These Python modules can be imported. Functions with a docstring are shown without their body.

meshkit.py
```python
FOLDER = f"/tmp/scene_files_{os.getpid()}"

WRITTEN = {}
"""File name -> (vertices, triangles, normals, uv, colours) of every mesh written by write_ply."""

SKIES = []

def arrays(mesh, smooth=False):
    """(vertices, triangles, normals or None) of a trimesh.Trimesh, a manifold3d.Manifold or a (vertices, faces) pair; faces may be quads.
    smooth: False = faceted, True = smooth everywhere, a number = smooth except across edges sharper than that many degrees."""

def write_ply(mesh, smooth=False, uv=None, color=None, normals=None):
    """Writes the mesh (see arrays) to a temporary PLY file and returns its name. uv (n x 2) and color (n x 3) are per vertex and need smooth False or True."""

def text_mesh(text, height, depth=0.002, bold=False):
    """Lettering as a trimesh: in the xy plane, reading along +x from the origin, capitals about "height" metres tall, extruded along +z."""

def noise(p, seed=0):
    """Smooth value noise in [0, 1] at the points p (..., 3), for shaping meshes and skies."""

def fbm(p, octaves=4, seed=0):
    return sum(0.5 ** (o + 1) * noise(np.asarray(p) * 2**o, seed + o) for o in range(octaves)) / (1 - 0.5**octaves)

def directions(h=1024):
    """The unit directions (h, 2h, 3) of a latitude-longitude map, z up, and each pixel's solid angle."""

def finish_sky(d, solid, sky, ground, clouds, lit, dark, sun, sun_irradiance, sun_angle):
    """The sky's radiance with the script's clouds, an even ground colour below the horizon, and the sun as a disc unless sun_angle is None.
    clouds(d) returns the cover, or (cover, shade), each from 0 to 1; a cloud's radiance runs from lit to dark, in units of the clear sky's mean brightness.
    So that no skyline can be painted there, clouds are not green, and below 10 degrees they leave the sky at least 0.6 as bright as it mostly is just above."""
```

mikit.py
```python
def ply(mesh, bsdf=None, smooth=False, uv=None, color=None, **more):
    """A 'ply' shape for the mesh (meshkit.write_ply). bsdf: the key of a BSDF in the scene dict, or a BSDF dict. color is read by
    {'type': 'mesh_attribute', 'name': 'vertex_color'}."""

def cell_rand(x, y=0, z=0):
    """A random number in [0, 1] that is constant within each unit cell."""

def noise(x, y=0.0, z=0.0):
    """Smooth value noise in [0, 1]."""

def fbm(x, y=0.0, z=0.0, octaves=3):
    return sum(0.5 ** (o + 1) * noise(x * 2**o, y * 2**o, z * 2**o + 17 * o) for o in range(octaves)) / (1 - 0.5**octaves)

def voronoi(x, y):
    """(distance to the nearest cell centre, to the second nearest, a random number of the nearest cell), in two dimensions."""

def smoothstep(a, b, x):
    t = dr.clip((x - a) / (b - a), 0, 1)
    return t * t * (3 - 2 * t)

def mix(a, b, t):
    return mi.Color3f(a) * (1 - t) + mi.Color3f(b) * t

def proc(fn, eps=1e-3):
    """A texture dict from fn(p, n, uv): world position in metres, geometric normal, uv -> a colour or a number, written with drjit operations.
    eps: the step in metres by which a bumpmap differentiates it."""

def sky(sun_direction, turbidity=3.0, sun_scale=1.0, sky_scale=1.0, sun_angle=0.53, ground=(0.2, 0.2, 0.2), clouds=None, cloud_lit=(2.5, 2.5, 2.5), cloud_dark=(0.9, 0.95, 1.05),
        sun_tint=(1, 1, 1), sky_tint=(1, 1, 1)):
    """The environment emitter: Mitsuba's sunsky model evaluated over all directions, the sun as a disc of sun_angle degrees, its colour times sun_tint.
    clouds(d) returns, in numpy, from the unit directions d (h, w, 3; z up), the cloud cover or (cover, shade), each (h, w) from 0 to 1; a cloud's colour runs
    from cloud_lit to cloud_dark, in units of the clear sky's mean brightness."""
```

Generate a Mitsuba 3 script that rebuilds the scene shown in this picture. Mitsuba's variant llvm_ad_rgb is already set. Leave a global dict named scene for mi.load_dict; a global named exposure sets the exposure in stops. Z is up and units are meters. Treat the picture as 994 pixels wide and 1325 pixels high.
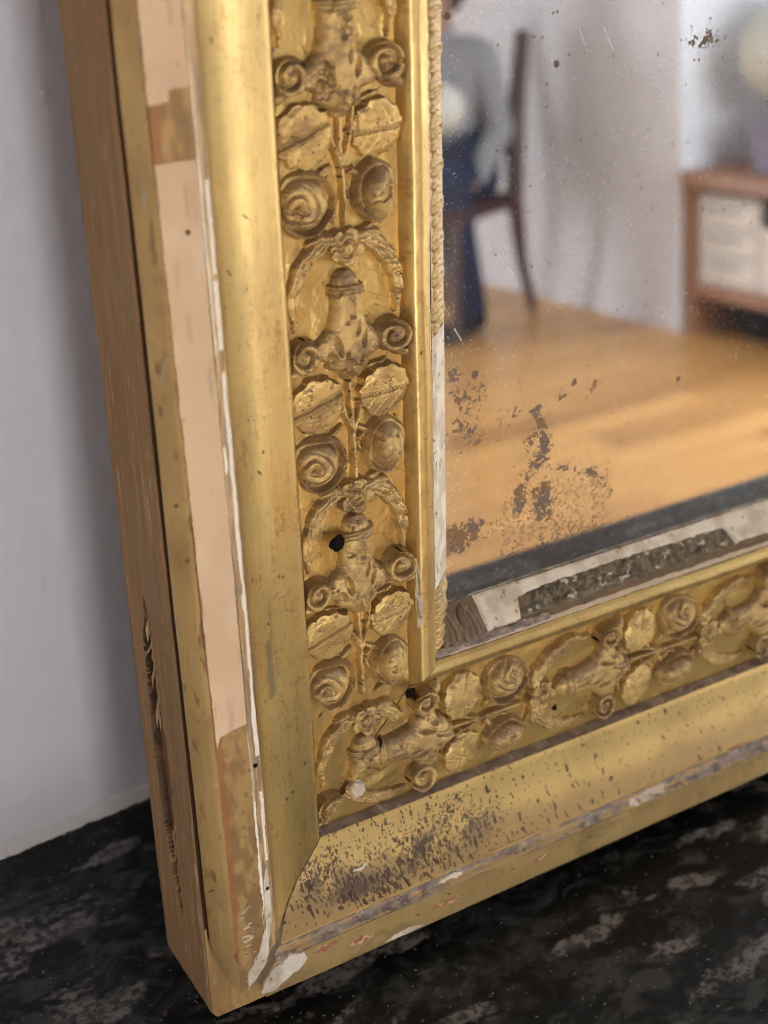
import math, random
import numpy as np, trimesh, drjit as dr, mitsuba as mi, mikit, meshkit
import manifold3d as m3
from shapely.geometry import Polygon, Point
from shapely.ops import unary_union
T = mi.ScalarTransform4f
random.seed(7); RNG = np.random.default_rng(7)
scene, labels = {'type': 'scene'}, {}

# ------------------------------------------------------------------ camera, light, exposure
CAM = np.array([-0.13458, -0.33907, 0.43297])
FWD = np.array([0.44803186, 0.73457096, -0.50958116])
UP = np.array([0.24418411, 0.4477705, 0.86016027])
scene['camera'] = {'type': 'thinlens', 'fov': 30.69, 'fov_axis': 'x', 'near_clip': 0.02, 'far_clip': 60.0,
                   'aperture_radius': 0.0027, 'focus_distance': 0.492,
                   'to_world': T().look_at(origin=CAM.tolist(), target=(CAM + FWD).tolist(), up=UP.tolist())}
exposure = 0.34
WINDOW_RIGHT = [3.6, 3.6, 3.7]      # daylight of the unseen window on the right
FILL_WINDOW_FAR = [15.0, 15.2, 15.7]  # unseen glazed door, added for soft frontal light on frame and wall
FILL_WINDOW_NEAR = [8.5, 9.2, 10.0]  # unseen window in the mirror wall, added to brighten the alcove

# ------------------------------------------------------------------ frame coordinates: u right, v up the frame, w out of it (mm)
LEAN = math.radians(5.5)
Z0 = -0.011117
MW = np.eye(4)
MW[:3, :3] = np.array([[1, 0, 0], [0, math.sin(LEAN), -math.cos(LEAN)], [0, math.cos(LEAN), math.sin(LEAN)]])
MW[2, 3] = -Z0
def W(p):
    p = np.asarray(p, float) * 0.001
    return p @ MW[:3, :3].T + MW[:3, 3]
FW_, FH_ = 640.0, 880.0

# ------------------------------------------------------------------ helpers
def numbered(name):
    if name not in scene and not any(k.startswith(name + '__') for k in scene): return name
    i = 1
    while f'{name}_{i:03d}' in scene or any(k.startswith(f'{name}_{i:03d}__') for k in scene): i += 1
    return f'{name}_{i:03d}'
def add(name, mesh, bsdf, parent=None, smooth=35, uv=None, label=None, cat=None, kind=None, group=None, **more):
    key = numbered(f'{parent}__{name}' if parent else name)
    scene[key] = mesh if isinstance(mesh, dict) else mikit.ply(mesh, bsdf, smooth=smooth, uv=uv, **more)
    tag(key, label, cat, kind, group)
    return key
def tag(key, label=None, cat=None, kind=None, group=None):
    d = {k: v for k, v in (('label', label), ('category', cat), ('kind', kind), ('group', group)) if v}
    if d: labels[key] = {**labels.get(key, {}), **d}
def box(x0, x1, y0, y1, z0, z1, bev=0.0):
    if bev <= 0:
        m = trimesh.creation.box([x1 - x0, y1 - y0, z1 - z0]); m.apply_translation([(x0 + x1) / 2, (y0 + y1) / 2, (z0 + z1) / 2]); return m
    pts = []
    for sx, a in ((1, x0), (-1, x1)):
        for sy, b in ((1, y0), (-1, y1)):
            for sz, c in ((1, z0), (-1, z1)):
                pts += [[a + sx * bev, b + sy * bev, c], [a + sx * bev, b, c + sz * bev], [a, b + sy * bev, c + sz * bev]]
    return trimesh.convex.convex_hull(np.array(pts))
def cat_(ms): return trimesh.util.concatenate(ms)
def chain(joints, closed=False, edge=None, smooth=8):
    """hull of spheres between consecutive (point, radius) joints, as one smooth surface"""
    out = m3.Manifold()
    for bone in joints:
        hs = [m3.Manifold.sphere(r, 20).translate([float(c) for c in p]) for p, r in bone]
        out = out + m3.Manifold.batch_hull(hs)
    if edge: out = out.refine_to_length(edge)
    mm = out.to_mesh(); m = trimesh.Trimesh(mm.vert_properties[:, :3], mm.tri_verts)
    if edge: trimesh.smoothing.filter_taubin(m, iterations=smooth)
    return m
def ss(a, b, x): t = np.clip((x - a) / (b - a), 0, 1); return t * t * (3 - 2 * t)
def fbm2(x, y, k=0.0, o=3): return meshkit.fbm(np.stack([np.ravel(x), np.ravel(y), np.full(np.size(x), k)], 1)).reshape(np.shape(x))
nz, fb, vor, sst, mix = mikit.noise, mikit.fbm, mikit.voronoi, mikit.smoothstep, mikit.mix
def C3(*c): return mi.Color3f(*c)
def twos(d): return {'type': 'twosided', 'bsdf': d}
def rgb(*c): return {'type': 'rgb', 'value': list(c)}
def bump(d, fn, scale, eps=3e-4): return {'type': 'bumpmap', 'bump': mikit.proc(fn, eps), 'scale': scale, 'bsdf': d}
def diff(*c): return twos({'type': 'diffuse', 'reflectance': rgb(*c)})
def prin(color, rough, metal=0.0, spec=0.5, **k):
    return {'type': 'principled', 'base_color': color if isinstance(color, dict) else rgb(*color), 'roughness': rough, 'metallic': metal, 'specular': spec, **k}

# ------------------------------------------------------------------ materials
def seg(u, v, a, b):
    ax, ay, bx, by = *a, *b
    dx, dy = bx - ax, by - ay
    t = dr.clip(((u - ax) * dx + (v - ay) * dy) / (dx * dx + dy * dy), 0, 1)
    return dr.sqrt(dr.square(u - ax - t * dx) + dr.square(v - ay - t * dy))
def gold_col(p, n, uv, base=(0.68, 0.495, 0.19), dark=(0.45, 0.31, 0.125), k=1.0):
    x, y, z = p.x * 1000, p.y * 1000, p.z * 1000
    broad = fb(x * 0.045, y * 0.045, z * 0.03)
    fine = fb(x * 0.7 + 5, y * 0.7, z * 0.25)
    c = mix(base, dark, dr.clip((broad - 0.42) * 1.6 * k, 0, 0.75) + 0.35 * sst(0.58, 0.78, fine))
    sp = vor(x * 0.085 + 1.3 * nz(z * .1), z * 0.06 + y * 0.07)
    c = mix(c, (0.16, 0.09, 0.04), sst(0.065, 0.03, sp[0] + .05 * (fine - .5)) * sst(0.62, 0.7, sp[2]) * .85)
    return c
def t_gold(p, n, uv):
    s, d = uv.x, uv.y
    c = gold_col(p, n, uv)
    c = mix(c, (0.36, 0.17, 0.065), .42 * sst(.60, .80, fb(s * .06 + 9, d * .35, 21.0) * .7 + .3 * nz(s * .9, d * .9)))
    ck = vor(s * .11 + .8 * nz(s * .3, d * .3, 3), d * .055 + .5 * nz(s * .2, d * .2, 6))
    c = mix(c, (0.22, 0.13, 0.06), .55 * sst(.022, .0, ck[1] - ck[0]) * sst(.5, .62, nz(s * .03, d * .1, 4)))
    c = mix(c, (0.46, 0.31, 0.13), 0.20 * sst(.45, .75, nz(s * .022, d * 1.6, 1.0) * .6 + .4 * nz(s * .10, d * 3.5)))
    c = mix(c, (0.30, 0.25, 0.15), .7 * sst(1.0, .2, seg(s, d, (142, 32), (122, 32.4)) / 2.4 + .9 * (fb(s * .3, d * .5) - .5)))
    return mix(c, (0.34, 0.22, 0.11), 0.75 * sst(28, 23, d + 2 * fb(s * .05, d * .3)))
def t_gold_rough(p, n, uv): return 0.30 + 0.20 * fb(p.x * 90, p.y * 90, p.z * 40)
def t_gold_bump(p, n, uv): return fb(p.x * 900, p.y * 900, p.z * 500)
scene['gold_leaf'] = twos(bump(prin(mikit.proc(t_gold), mikit.proc(t_gold_rough), 0.86), t_gold_bump, 0.00005))
def t_gold_side(p, n, uv):      # dull outer side of the moulding, rubbed to wood and gesso in places
    s, d = uv.x, uv.y
    c = gold_col(p, n, uv, (0.56, 0.37, 0.14), (0.36, 0.22, 0.09), 1.3)
    rub = fb(s * 0.06, d * 0.9, 3.0) + 0.25 * nz(s * 0.7, d * 3)
    c = mix(c, (0.50, 0.42, 0.30), .6 * sst(0.88, 0.94, rub))
    return mix(c, (0.22, 0.10, 0.04), sst(0.66, 0.8, fb(s * 0.11 + 40, d * 0.5, 9.0)) * 0.7)
scene['gold_dull'] = twos(bump(prin(mikit.proc(t_gold_side), 0.5, 0.45), t_gold_bump, 0.0002))
def t_ground(p, n, uv):
    x, z = p.x * 1000, p.z * 1000
    c = gold_col(p, n, uv, (0.74, 0.52, 0.185), (0.54, 0.36, 0.125), 0.9)
    f1 = vor(x * 0.17 + 0.6 * nz(z * .3, x * .3), z * 0.17 + 0.6 * nz(x * .3, z * .3, 4))
    return mix(c, (0.16, 0.09, 0.035), sst(0.035, 0.0, f1[1] - f1[0]) * 0.75 * sst(0.45, 0.55, nz(x * .05, z * .05)))
scene['gold_ground'] = twos(bump(prin(mikit.proc(t_ground), 0.38, 0.85), t_gold_bump, 0.0002))
def dust_shade(c, p, n, amount):    # grey brown dust plus relief shade painted into the colour of upward faces
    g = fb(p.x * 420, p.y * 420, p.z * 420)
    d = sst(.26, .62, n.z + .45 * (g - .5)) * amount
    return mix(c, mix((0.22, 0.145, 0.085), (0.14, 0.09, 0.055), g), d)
def t_motif(p, n, uv):
    x, y, z = p.x * 1000, p.y * 1000, p.z * 1000
    a = fb(x * 0.13, y * 0.13, z * 0.13)
    b = fb(x * 0.9, y * 0.9, z * 0.9 + 7)
    c = mix((0.72, 0.50, 0.18), (0.40, 0.26, 0.11), sst(0.40, 0.72, a * 0.7 + b * 0.3))
    v = vor(x * 0.33, z * 0.33)
    return dust_shade(mix(c, (0.05, 0.03, 0.02), sst(0.13, 0.08, v[0]) * sst(0.72, 0.76, v[2])), p, n, .68)
def t_dirty(p, n, uv):
    x, y, z = p.x * 1000, p.y * 1000, p.z * 1000
    b = fb(x * 0.5, y * 0.5, z * 0.5 + 7)
    c = mix((0.62, 0.425, 0.155), (0.30, 0.185, 0.08), sst(0.36, 0.70, fb(x * 0.09, y * 0.09, z * 0.09) * .6 + b * .4))
    c = mix(c, (0.66, 0.45, 0.18), .8 * sst(.60, .74, fb(x * .8 + 4, y * .8, z * .8)))
    return dust_shade(c, p, n, .72)
def t_motif_bump(p, n, uv): return fb(p.x * 1300, p.y * 1300, p.z * 1300)
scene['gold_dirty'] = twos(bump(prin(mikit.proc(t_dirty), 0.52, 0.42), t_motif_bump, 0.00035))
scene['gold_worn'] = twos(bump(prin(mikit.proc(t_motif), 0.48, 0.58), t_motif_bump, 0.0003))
def t_cove_low(p, n, uv):      # lower rail: stained by drips and specks; uv = (mm along, mm across)
    s, d = uv.x, uv.y
    c = gold_col(p, n, uv, (0.70, 0.50, 0.19), (0.50, 0.34, 0.135), 1.0)
    c = mix(c, (0.36, 0.23, 0.13), sst(37, 28, d + 5 * fb(s * .07, d * .2)) * 0.55)
    env = sst(12, 40, s) * sst(150, 95, s)
    low = sst(47, 37, d) * sst(21, 26, d)
    cl = mi.Float(0)
    for a, b, q in ((60, 27, 11), (70, 24, 9), (92, 31, 13), (117, 33, 11), (104, 40, 9), (150, 31, 8), (48, 36, 9)):
        cl = dr.maximum(cl, dr.exp(-(dr.square((s - a) / q) + dr.square((d - b) / (q * .62)))))
    env = env * (.22 + .9 * cl)
    dens = env * (0.25 + 0.75 * low) * (0.45 + 1.1 * fb(s * 0.05, d * 0.08, 2.0)) + 0.07
    dots = mi.Float(0)
    for k, (ax, ay) in enumerate(((0.42, 0.26), (0.75, 0.42), (1.15, 0.62))):
        v = vor(s * ax + 0.5 * nz(s * .5, d * .4, 3 + k), d * ay + 31 * k + 0.7 * nz(s * .6, d * .4, 8 + k))
        dots = dr.maximum(dots, sst(0.36, 0.22, v[0]) * sst(1 - 0.85 * dens, 1.04 - 0.85 * dens, v[2]))
    st = vor(s * 0.6 + 13, d * 0.16 + 0.2 * nz(s, 2))                       # thin runs below the ledge
    dots = dr.maximum(dots, sst(0.2, 0.12, dr.abs(st[0])) * sst(0.62, 0.66, st[2]) * sst(38, 44, d) * sst(35, 50, s) * sst(135, 105, s))
    sm = sst(0.44, 0.60, fb(s * 0.10 + 3, d * 0.13, 6.0)) * env * sst(40, 33, d) * sst(23, 27, d)
    c = mix(c, (0.13, 0.105, 0.095), sm * 0.8)
    return mix(c, mix((0.06, 0.035, 0.025), (0.15, 0.11, 0.09), nz(s * .35, d * .3, 12.0)), dots * 0.9)
scene['gold_spotted'] = twos(bump(prin(mikit.proc(t_cove_low), 0.40, 0.76), t_gold_bump, 0.00010))
def t_flat(p, n, uv):           # outer flat of the side moulding under the lost gesso
    s, d = uv.x, uv.y
    c = mix((0.40, 0.25, 0.09), (0.27, 0.16, 0.06), sst(.35, .65, fb(s * .12, d * .25, 1.0)))
    c = mix(c, (0.16, 0.11, 0.06), 0.55 * sst(0.6, 0.78, fb(s * 0.45, d * 0.5, 4.0)))
    red = sst(7.4, 6.2, d + 3.2 * fb(s * .4, d * .9, 7.0) - 1.6 + 2.2 * sst(60, 20, s))
    c = mix(c, (0.32, 0.125, 0.045), red * 0.75)
    sc = sst(0.56, 0.66, nz(s * 1.1, d * 0.35, 2.0) * 0.6 + 0.4 * nz(s * .3, d * .3)) * sst(52, 40, s) * sst(6.5, 8, d) * sst(12.5, 10.5, d)
    return mix(c, (0.62, 0.50, 0.36), sc)
scene['worn_flat'] = twos(bump(prin(mikit.proc(t_flat), 0.55, 0.2), t_gold_bump, 0.00025))
def t_flat_low(p, n, uv):
    s, d = uv.x, uv.y
    c = gold_col(p, n, uv, (0.50, 0.35, 0.14), (0.34, 0.22, 0.09), 1.2)
    m = fb(s * 0.055, d * 0.14, 5.0) + 0.2 * nz(s * .4, d * .6)
    c = mix(c, (0.20, 0.13, 0.06), 0.4 * sst(0.62, 0.85, m))
    return c
scene['flat_low'] = twos(bump(prin(mikit.proc(t_flat_low), 0.5, 0.45), t_gold_bump, 0.00025))
def t_fillet(p, n, uv):
    s, d = uv.x, uv.y
    c = gold_col(p, n, uv, (0.62, 0.43, 0.20), (0.42, 0.28, 0.14), 1.2)
    return mix(c, (0.36, 0.25, 0.15), sst(.4, .6, fb(s * .12, d, 3.0)))
scene['fillet_worn'] = twos(bump(prin(mikit.proc(t_fillet), 0.5, 0.4), t_gold_bump, 0.0003))
def t_dust(p, n, uv):
    a = fb(p.x * 260, p.y * 260, p.z * 260)
    c = mix((0.30, 0.245, 0.20), (0.17, 0.13, 0.11), sst(.3, .7, a))
    return mix(c, (0.5, 0.45, 0.38), 0.7 * sst(.64, .74, fb(p.x * 420 + 3, p.y * 420, p.z * 420)))
def t_dustgold(p, n, uv):
    a = fb(uv.x * .09, uv.y * .7, 4.0) + .3 * (nz(uv.x * .8, uv.y * 2) - .5)
    return mix((0.42, 0.28, 0.13), t_dust(p, n, uv), sst(.36, .56, a))
scene['dusty_gold'] = twos(bump(prin(mikit.proc(t_dustgold), 0.75, 0.1, 0.3), lambda p, n, uv: fb(p.x * 1100, p.y * 1100, p.z * 1100), 0.0006))
scene['dusty'] = twos(bump(prin(mikit.proc(t_dust), 0.85, 0.0, 0.2), lambda p, n, uv: fb(p.x * 1100, p.y * 1100, p.z * 1100), 0.0008))
def t_cream(p, n, uv):
    a = fb(p.x * 30, p.y * 30, p.z * 22)
    c = mix((0.67, 0.48, 0.30), (0.61, 0.43, 0.26), sst(.3, .7, a))
    c = mix(c, (0.76, 0.62, 0.46), 0.3 * sst(.45, .85, fb(p.x * 140, p.y * 140, p.z * 60)))
    c = mix(c, (0.40, 0.28, 0.18), .45 * sst(.62, .8, fb(p.x * 420, p.y * 420, p.z * 55 + 3)) + .25 * sst(.55, .75, fb(p.x * 60 + 5, p.y * 60, p.z * 25)))
    k = vor(p.x * 160 + .5 * nz(p.z * 90), p.z * 120)
    return mix(c, (0.30, 0.19, 0.11), .55 * sst(.10, .05, k[0]) * sst(.86, .9, k[2]))
scene['gesso_cream'] = twos(bump(prin(mikit.proc(t_cream), 0.6, 0.0, 0.3), lambda p, n, uv: fb(p.x * 600, p.y * 600, p.z * 300), 0.00012))
def t_white(p, n, uv):
    c = mix((0.68, 0.61, 0.49), (0.50, 0.425, 0.32), sst(.35, .7, fb(p.x * 160, p.y * 160, p.z * 120)))
    return mix(c, (0.30, 0.23, 0.16), sst(.66, .74, fb(p.x * 520, p.y * 520, p.z * 420)))
scene['gesso_bright'] = twos(bump(prin((0.80, 0.735, 0.62), 0.75, 0.0, 0.25), lambda p, n, uv: fb(p.x * 900, p.y * 900, p.z * 900), 0.0003))
scene['gesso_white'] = twos(bump(prin(mikit.proc(t_white), 0.75, 0.0, 0.25), lambda p, n, uv: fb(p.x * 900, p.y * 900, p.z * 900), 0.0004))
def t_grout(p, n, uv):
    c = mix((0.17, 0.135, 0.08), (0.075, 0.058, 0.036), sst(.3, .7, fb(p.x * 430, p.y * 330, p.z * 330)))
    return mix(c, (0.45, 0.40, 0.30), sst(.64, .72, fb(p.x * 480 + 2, p.y * 480, p.z * 480)))
scene['old_glue'] = twos(bump(prin(mikit.proc(t_grout), 0.7, 0.0, 0.4), lambda p, n, uv: fb(p.x * 900, p.y * 900, p.z * 900), 0.0010))
def wood_fn(c0, c1, c2):
    def f(p, n, uv):
        s, d = uv.x, uv.y
        g = fb(s * 0.035, d * 0.9 + 1.5 * nz(s * .02, d * .1), 2.0)
        h = nz(s * 0.10, d * 2.2 + 2 * nz(s * .03, d * .3), 5.0)
        c = mix(c0, c1, sst(.3, .7, g * .75 + h * .25))
        c = mix(c, c2, 0.6 * sst(.56, .74, fb(s * .03 + 8, d * .16, 4.0)))
        return mix(c, (.62, .50, .34), 0.35 * sst(.80, .86, nz(s * .10, d * 1.7, 9.0) * .7 + .3 * nz(s * .02, d * .3)))
    return f
scene['wood_side'] = twos(bump(prin(mikit.proc(wood_fn((0.30, 0.18, 0.085), (0.22, 0.13, 0.062), (0.25, 0.165, 0.09))), 0.7, 0.0, 0.12), lambda p, n, uv: nz(uv.x * 0.15, uv.y * 3.0) * .6 + fb(uv.x * 1.2, uv.y * 3, 2.0) * .4, 0.0003))
scene['wood_end'] = twos(bump(prin(mikit.proc(wood_fn((0.60, 0.38, 0.14), (0.46, 0.27, 0.11), (0.36, 0.20, 0.09))), 0.5, 0.25, 0.4), t_gold_bump, 0.0003))
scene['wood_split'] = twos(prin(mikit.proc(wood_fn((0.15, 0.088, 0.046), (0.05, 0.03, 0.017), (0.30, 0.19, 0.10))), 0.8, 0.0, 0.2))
scene['wood_plain'] = diff(0.20, 0.12, 0.07)
scene['seam_dark'] = diff(0.07, 0.035, 0.018)
scene['hole_black'] = diff(0.012, 0.010, 0.009)
scene['crack_fill'] = twos(bump(prin(mikit.proc(lambda p, n, uv: mix((0.21, 0.15, 0.09), (0.11, 0.075, 0.045), fb(p.x * 350, p.y * 350, p.z * 350))), 0.8, 0.0, 0.2), t_gold_bump, 0.0004))
scene['splinter'] = diff(0.52, 0.36, 0.20)
# worn silvering: spots laid out over the plate in mm of the frame
def dot(u, v, c, r): return dr.sqrt(dr.square(u - c[0]) + dr.square(v - c[1])) - r
def fox(p, n, uv):
    u, v = uv.x, uv.y
    wob = 1.6 * (fb(u * .35, v * .35, 3.0) - .5)
    fine, mid = fb(u * 1.5, v * 1.5, 1.0), fb(u * .6 + 7, v * .6, 2.0)
    m = mi.Float(0)
    for a, b, r, q in (((161, 190), (165, 177), 2.6, .54), ((165, 177), (164, 170), 2.8, .50), ((164, 170), (157, 164), 2.4, .56), ((157, 164), (153.5, 157), 2.0, .54), ((153.5, 157), (154, 151), 2.1, .46),
                       ((160, 168), (176, 162), 1.6, .60), ((176, 162), (192, 154), 1.7, .63), ((192, 154), (198, 145), 1.6, .60), ((164, 156), (165, 146), 3.0, .42),
                       ((187, 158), (191, 155), 1.8, .50), ((121, 147), (132, 147.5), 3.4, .44), ((121, 143), (127, 142), 2.5, .46), ((127, 203), (134, 202), 5.0, .60), ((126, 190), (131, 188), 4.0, .56), ((124, 211), (122, 213), 2.2, .5),
                       ((157, 177), (160, 181), 2.2, .56), ((144, 190), (152, 192), 2.4, .62), ((172, 192.5), (174, 192.7), .9, .5), ((187, 192), (188, 194), 1.2, .5), ((232, 317), (236, 317), 2.2, .5), ((226, 318), (232, 318), 3.5, .64), ((178, 197), (178.6, 198), .8, .4)):
        d, r = seg(u, v, a, b) * 1 + wob, r * 1.45
        q = q + .065
        m = dr.maximum(m, sst(q, q + .035, fine * .55 + mid * .45 + .16 * sst(r, r * .2, d)) * sst(r * 1.25, r * .9, d))
    area = sst(0, 6, 36 - seg(u, v, (165, 152), (185, 146))) * sst(163, 156, v) * sst(140, 150, u) * sst(202, 192, u)
    area = dr.maximum(area, sst(118, 122, u) * sst(175, 150, u) * sst(152, 147, v) * sst(139, 142, v))
    vd = vor(u * 1.0 + .4 * mid, v * 1.0)
    m = dr.maximum(m, sst(.44, .30, vd[0] + .2 * (fine - .5)) * sst(.42, .46, vd[2] * .75 + .25 * mid) * area * sst(.40, .52, mid + .05))
    vs = vor(u * .14, v * .14)                                               # lone specks
    m = dr.maximum(m, sst(.085, .05, vs[0] + .06 * (fine - .5)) * sst(.74, .78, vs[2]) * .8)
    m = dr.maximum(m, sst(.9, .5, dot(u, v, (230.6, 187.5), .4)) * .9)
    m = dr.maximum(m, sst(.7, .2, dot(u, v, (166, 315), .7) + wob * .4))
    m = dr.maximum(m, sst(1., .2, dot(u, v, (122, 334), .8) + wob * .4))
    m = dr.maximum(m, sst(1.0, .3, dot(u, v, (132.7, 209.9), .9) + wob * .4))
    vn = vor(u * .30 + 40, v * .30)                                          # mottled foot of the plate
    foot = sst(135, 126, v + 4 * (mid - .5)) * (sst(.5, .3, vn[0]) * .30 * sst(.3, .6, vn[2]) + .20 * sst(.5, .7, mid))
    m = dr.maximum(m, foot)
    halo = sst(14, 2, dr.minimum(seg(u, v, (161, 190), (156, 160)), seg(u, v, (156, 156), (192, 152)))) * .10 + .12 * sst(10, 0, seg(u, v, (120, 146), (134, 147))) + .10 * sst(9, 1, seg(u, v, (129, 210), (128, 187)))
    m = dr.maximum(m, halo * (.4 + mid))
    return dr.clip(m, 0, 1)
def haze_w(p, n, uv):
    u, v = uv.x, uv.y
    dust = sst(.70, .80, fb(u * 1.1, v * 1.1, 4.0)) * (.05 + .25 * sst(132, 121, u) + .2 * sst(.5, .7, fb(u * .06, v * .06, 6.0)))
    sp = vor(u * .33 + 9, v * .33)
    dust = dr.maximum(dust, sst(.06, .03, sp[0]) * sst(.78, .82, sp[2]) * .5)
    for a, b in (((175, 326), (178, 320)), ((186, 325), (190, 317.7)), ((124, 229), (127, 224)), ((139, 256), (142, 253)), ((147, 247), (149, 245))):
        dust = dr.maximum(dust, sst(.42, .2, seg(u, v, a, b)) * .55)
    return dr.clip(dust + .025 + .05 * sst(140, 119, u), 0, 1)
scene['mirror_plate'] = twos({'type': 'blendbsdf', 'weight': mikit.proc(fox),
    'a': {'type': 'blendbsdf', 'weight': mikit.proc(haze_w), 'a': {'type': 'conductor', 'material': 'none', 'specular_reflectance': rgb(.90, .90, .885)}, 'b': {'type': 'diffuse', 'reflectance': rgb(.62, .62, .62)}},
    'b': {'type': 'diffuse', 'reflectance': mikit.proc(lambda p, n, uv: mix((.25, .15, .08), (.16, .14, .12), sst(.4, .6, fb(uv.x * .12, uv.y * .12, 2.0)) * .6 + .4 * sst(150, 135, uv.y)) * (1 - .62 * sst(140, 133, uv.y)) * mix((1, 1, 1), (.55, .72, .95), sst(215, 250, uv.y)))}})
def t_granite(p, n, uv):
    x, y = p.x * 100, p.y * 100
    wx, wy = x + 1.2 * (fb(x * .5, y * .5, 1.0) - .5), y + 1.2 * (fb(x * .5, y * .5, 5.0) - .5)
    a = fb(wx * .35, wy * .6, 2.0, 4)
    b = fb(wx * 1.6, wy * 2.2, 7.0, 3)
    c = mix((0.005, 0.006, 0.0065), (0.034, 0.038, 0.038), sst(.42, .8, a * .45 + b * .55))
    e = fb(x * 4.5, y * 6.0, 4.0, 3)
    blob = sst(.585, .76, fb(wx * .34 + 4, wy * .95, 11.0, 4) + .10 * (e - .5)) * (.30 + .70 * sst(.40, .56, e))
    c = mix(c, (0.20, 0.185, 0.18), blob * .85)
    c = mix(c, (0.055, 0.058, 0.053), .7 * sst(.52, .78, fb(wx * .7 + 20, wy * 1.9, 3.0, 3) * .8 + .2 * e))
    f = vor(x * 4.2 + nz(x * 3, y * 3), y * 4.2 + nz(x * 3, y * 3, 5))
    c = mix(c, (0.34, 0.34, 0.32), sst(.17, .08, f[0]) * sst(.94, .96, f[2]) * .7)
    f2 = vor(x * 9, y * 9)
    return mix(c, (0.8, 0.8, 0.78), sst(.16, .1, f2[0]) * sst(.993, .995, f2[2]))
scene['granite'] = twos(bump(prin(mikit.proc(t_granite), mikit.proc(lambda p, n, uv: (.16 + .2 * fb(p.x * 130, p.y * 130, 3.0)) * (1 - .6 * sst(-.236, -.240, p.y))), 0.0, 0.22), lambda p, n, uv: fb(p.x * 220, p.y * 220, 2.0), 0.0003, 1e-3))
def t_wall(p, n, uv): return mix((0.66, 0.655, 0.69), (0.62, 0.615, 0.65), fb(p.x * 18, p.y * 18, p.z * 18))
def wall_bump(p, n, uv):
    return fb(p.x * 330, p.y * 330, p.z * 330) * .7 + .3 * sst(.45, .8, fb(p.x * 170 + 3, p.y * 170, p.z * 170, 2))
scene['wall_paint'] = twos(bump(prin(mikit.proc(t_wall), 0.6, 0.0, 0.3), wall_bump, 0.0010, 5e-4))
scene['room_paint'] = diff(0.74, 0.765, 0.82)
scene['alcove_paint'] = diff(0.82, 0.86, 0.86)
scene['ceiling_paint'] = diff(0.5, 0.5, 0.5)
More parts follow.
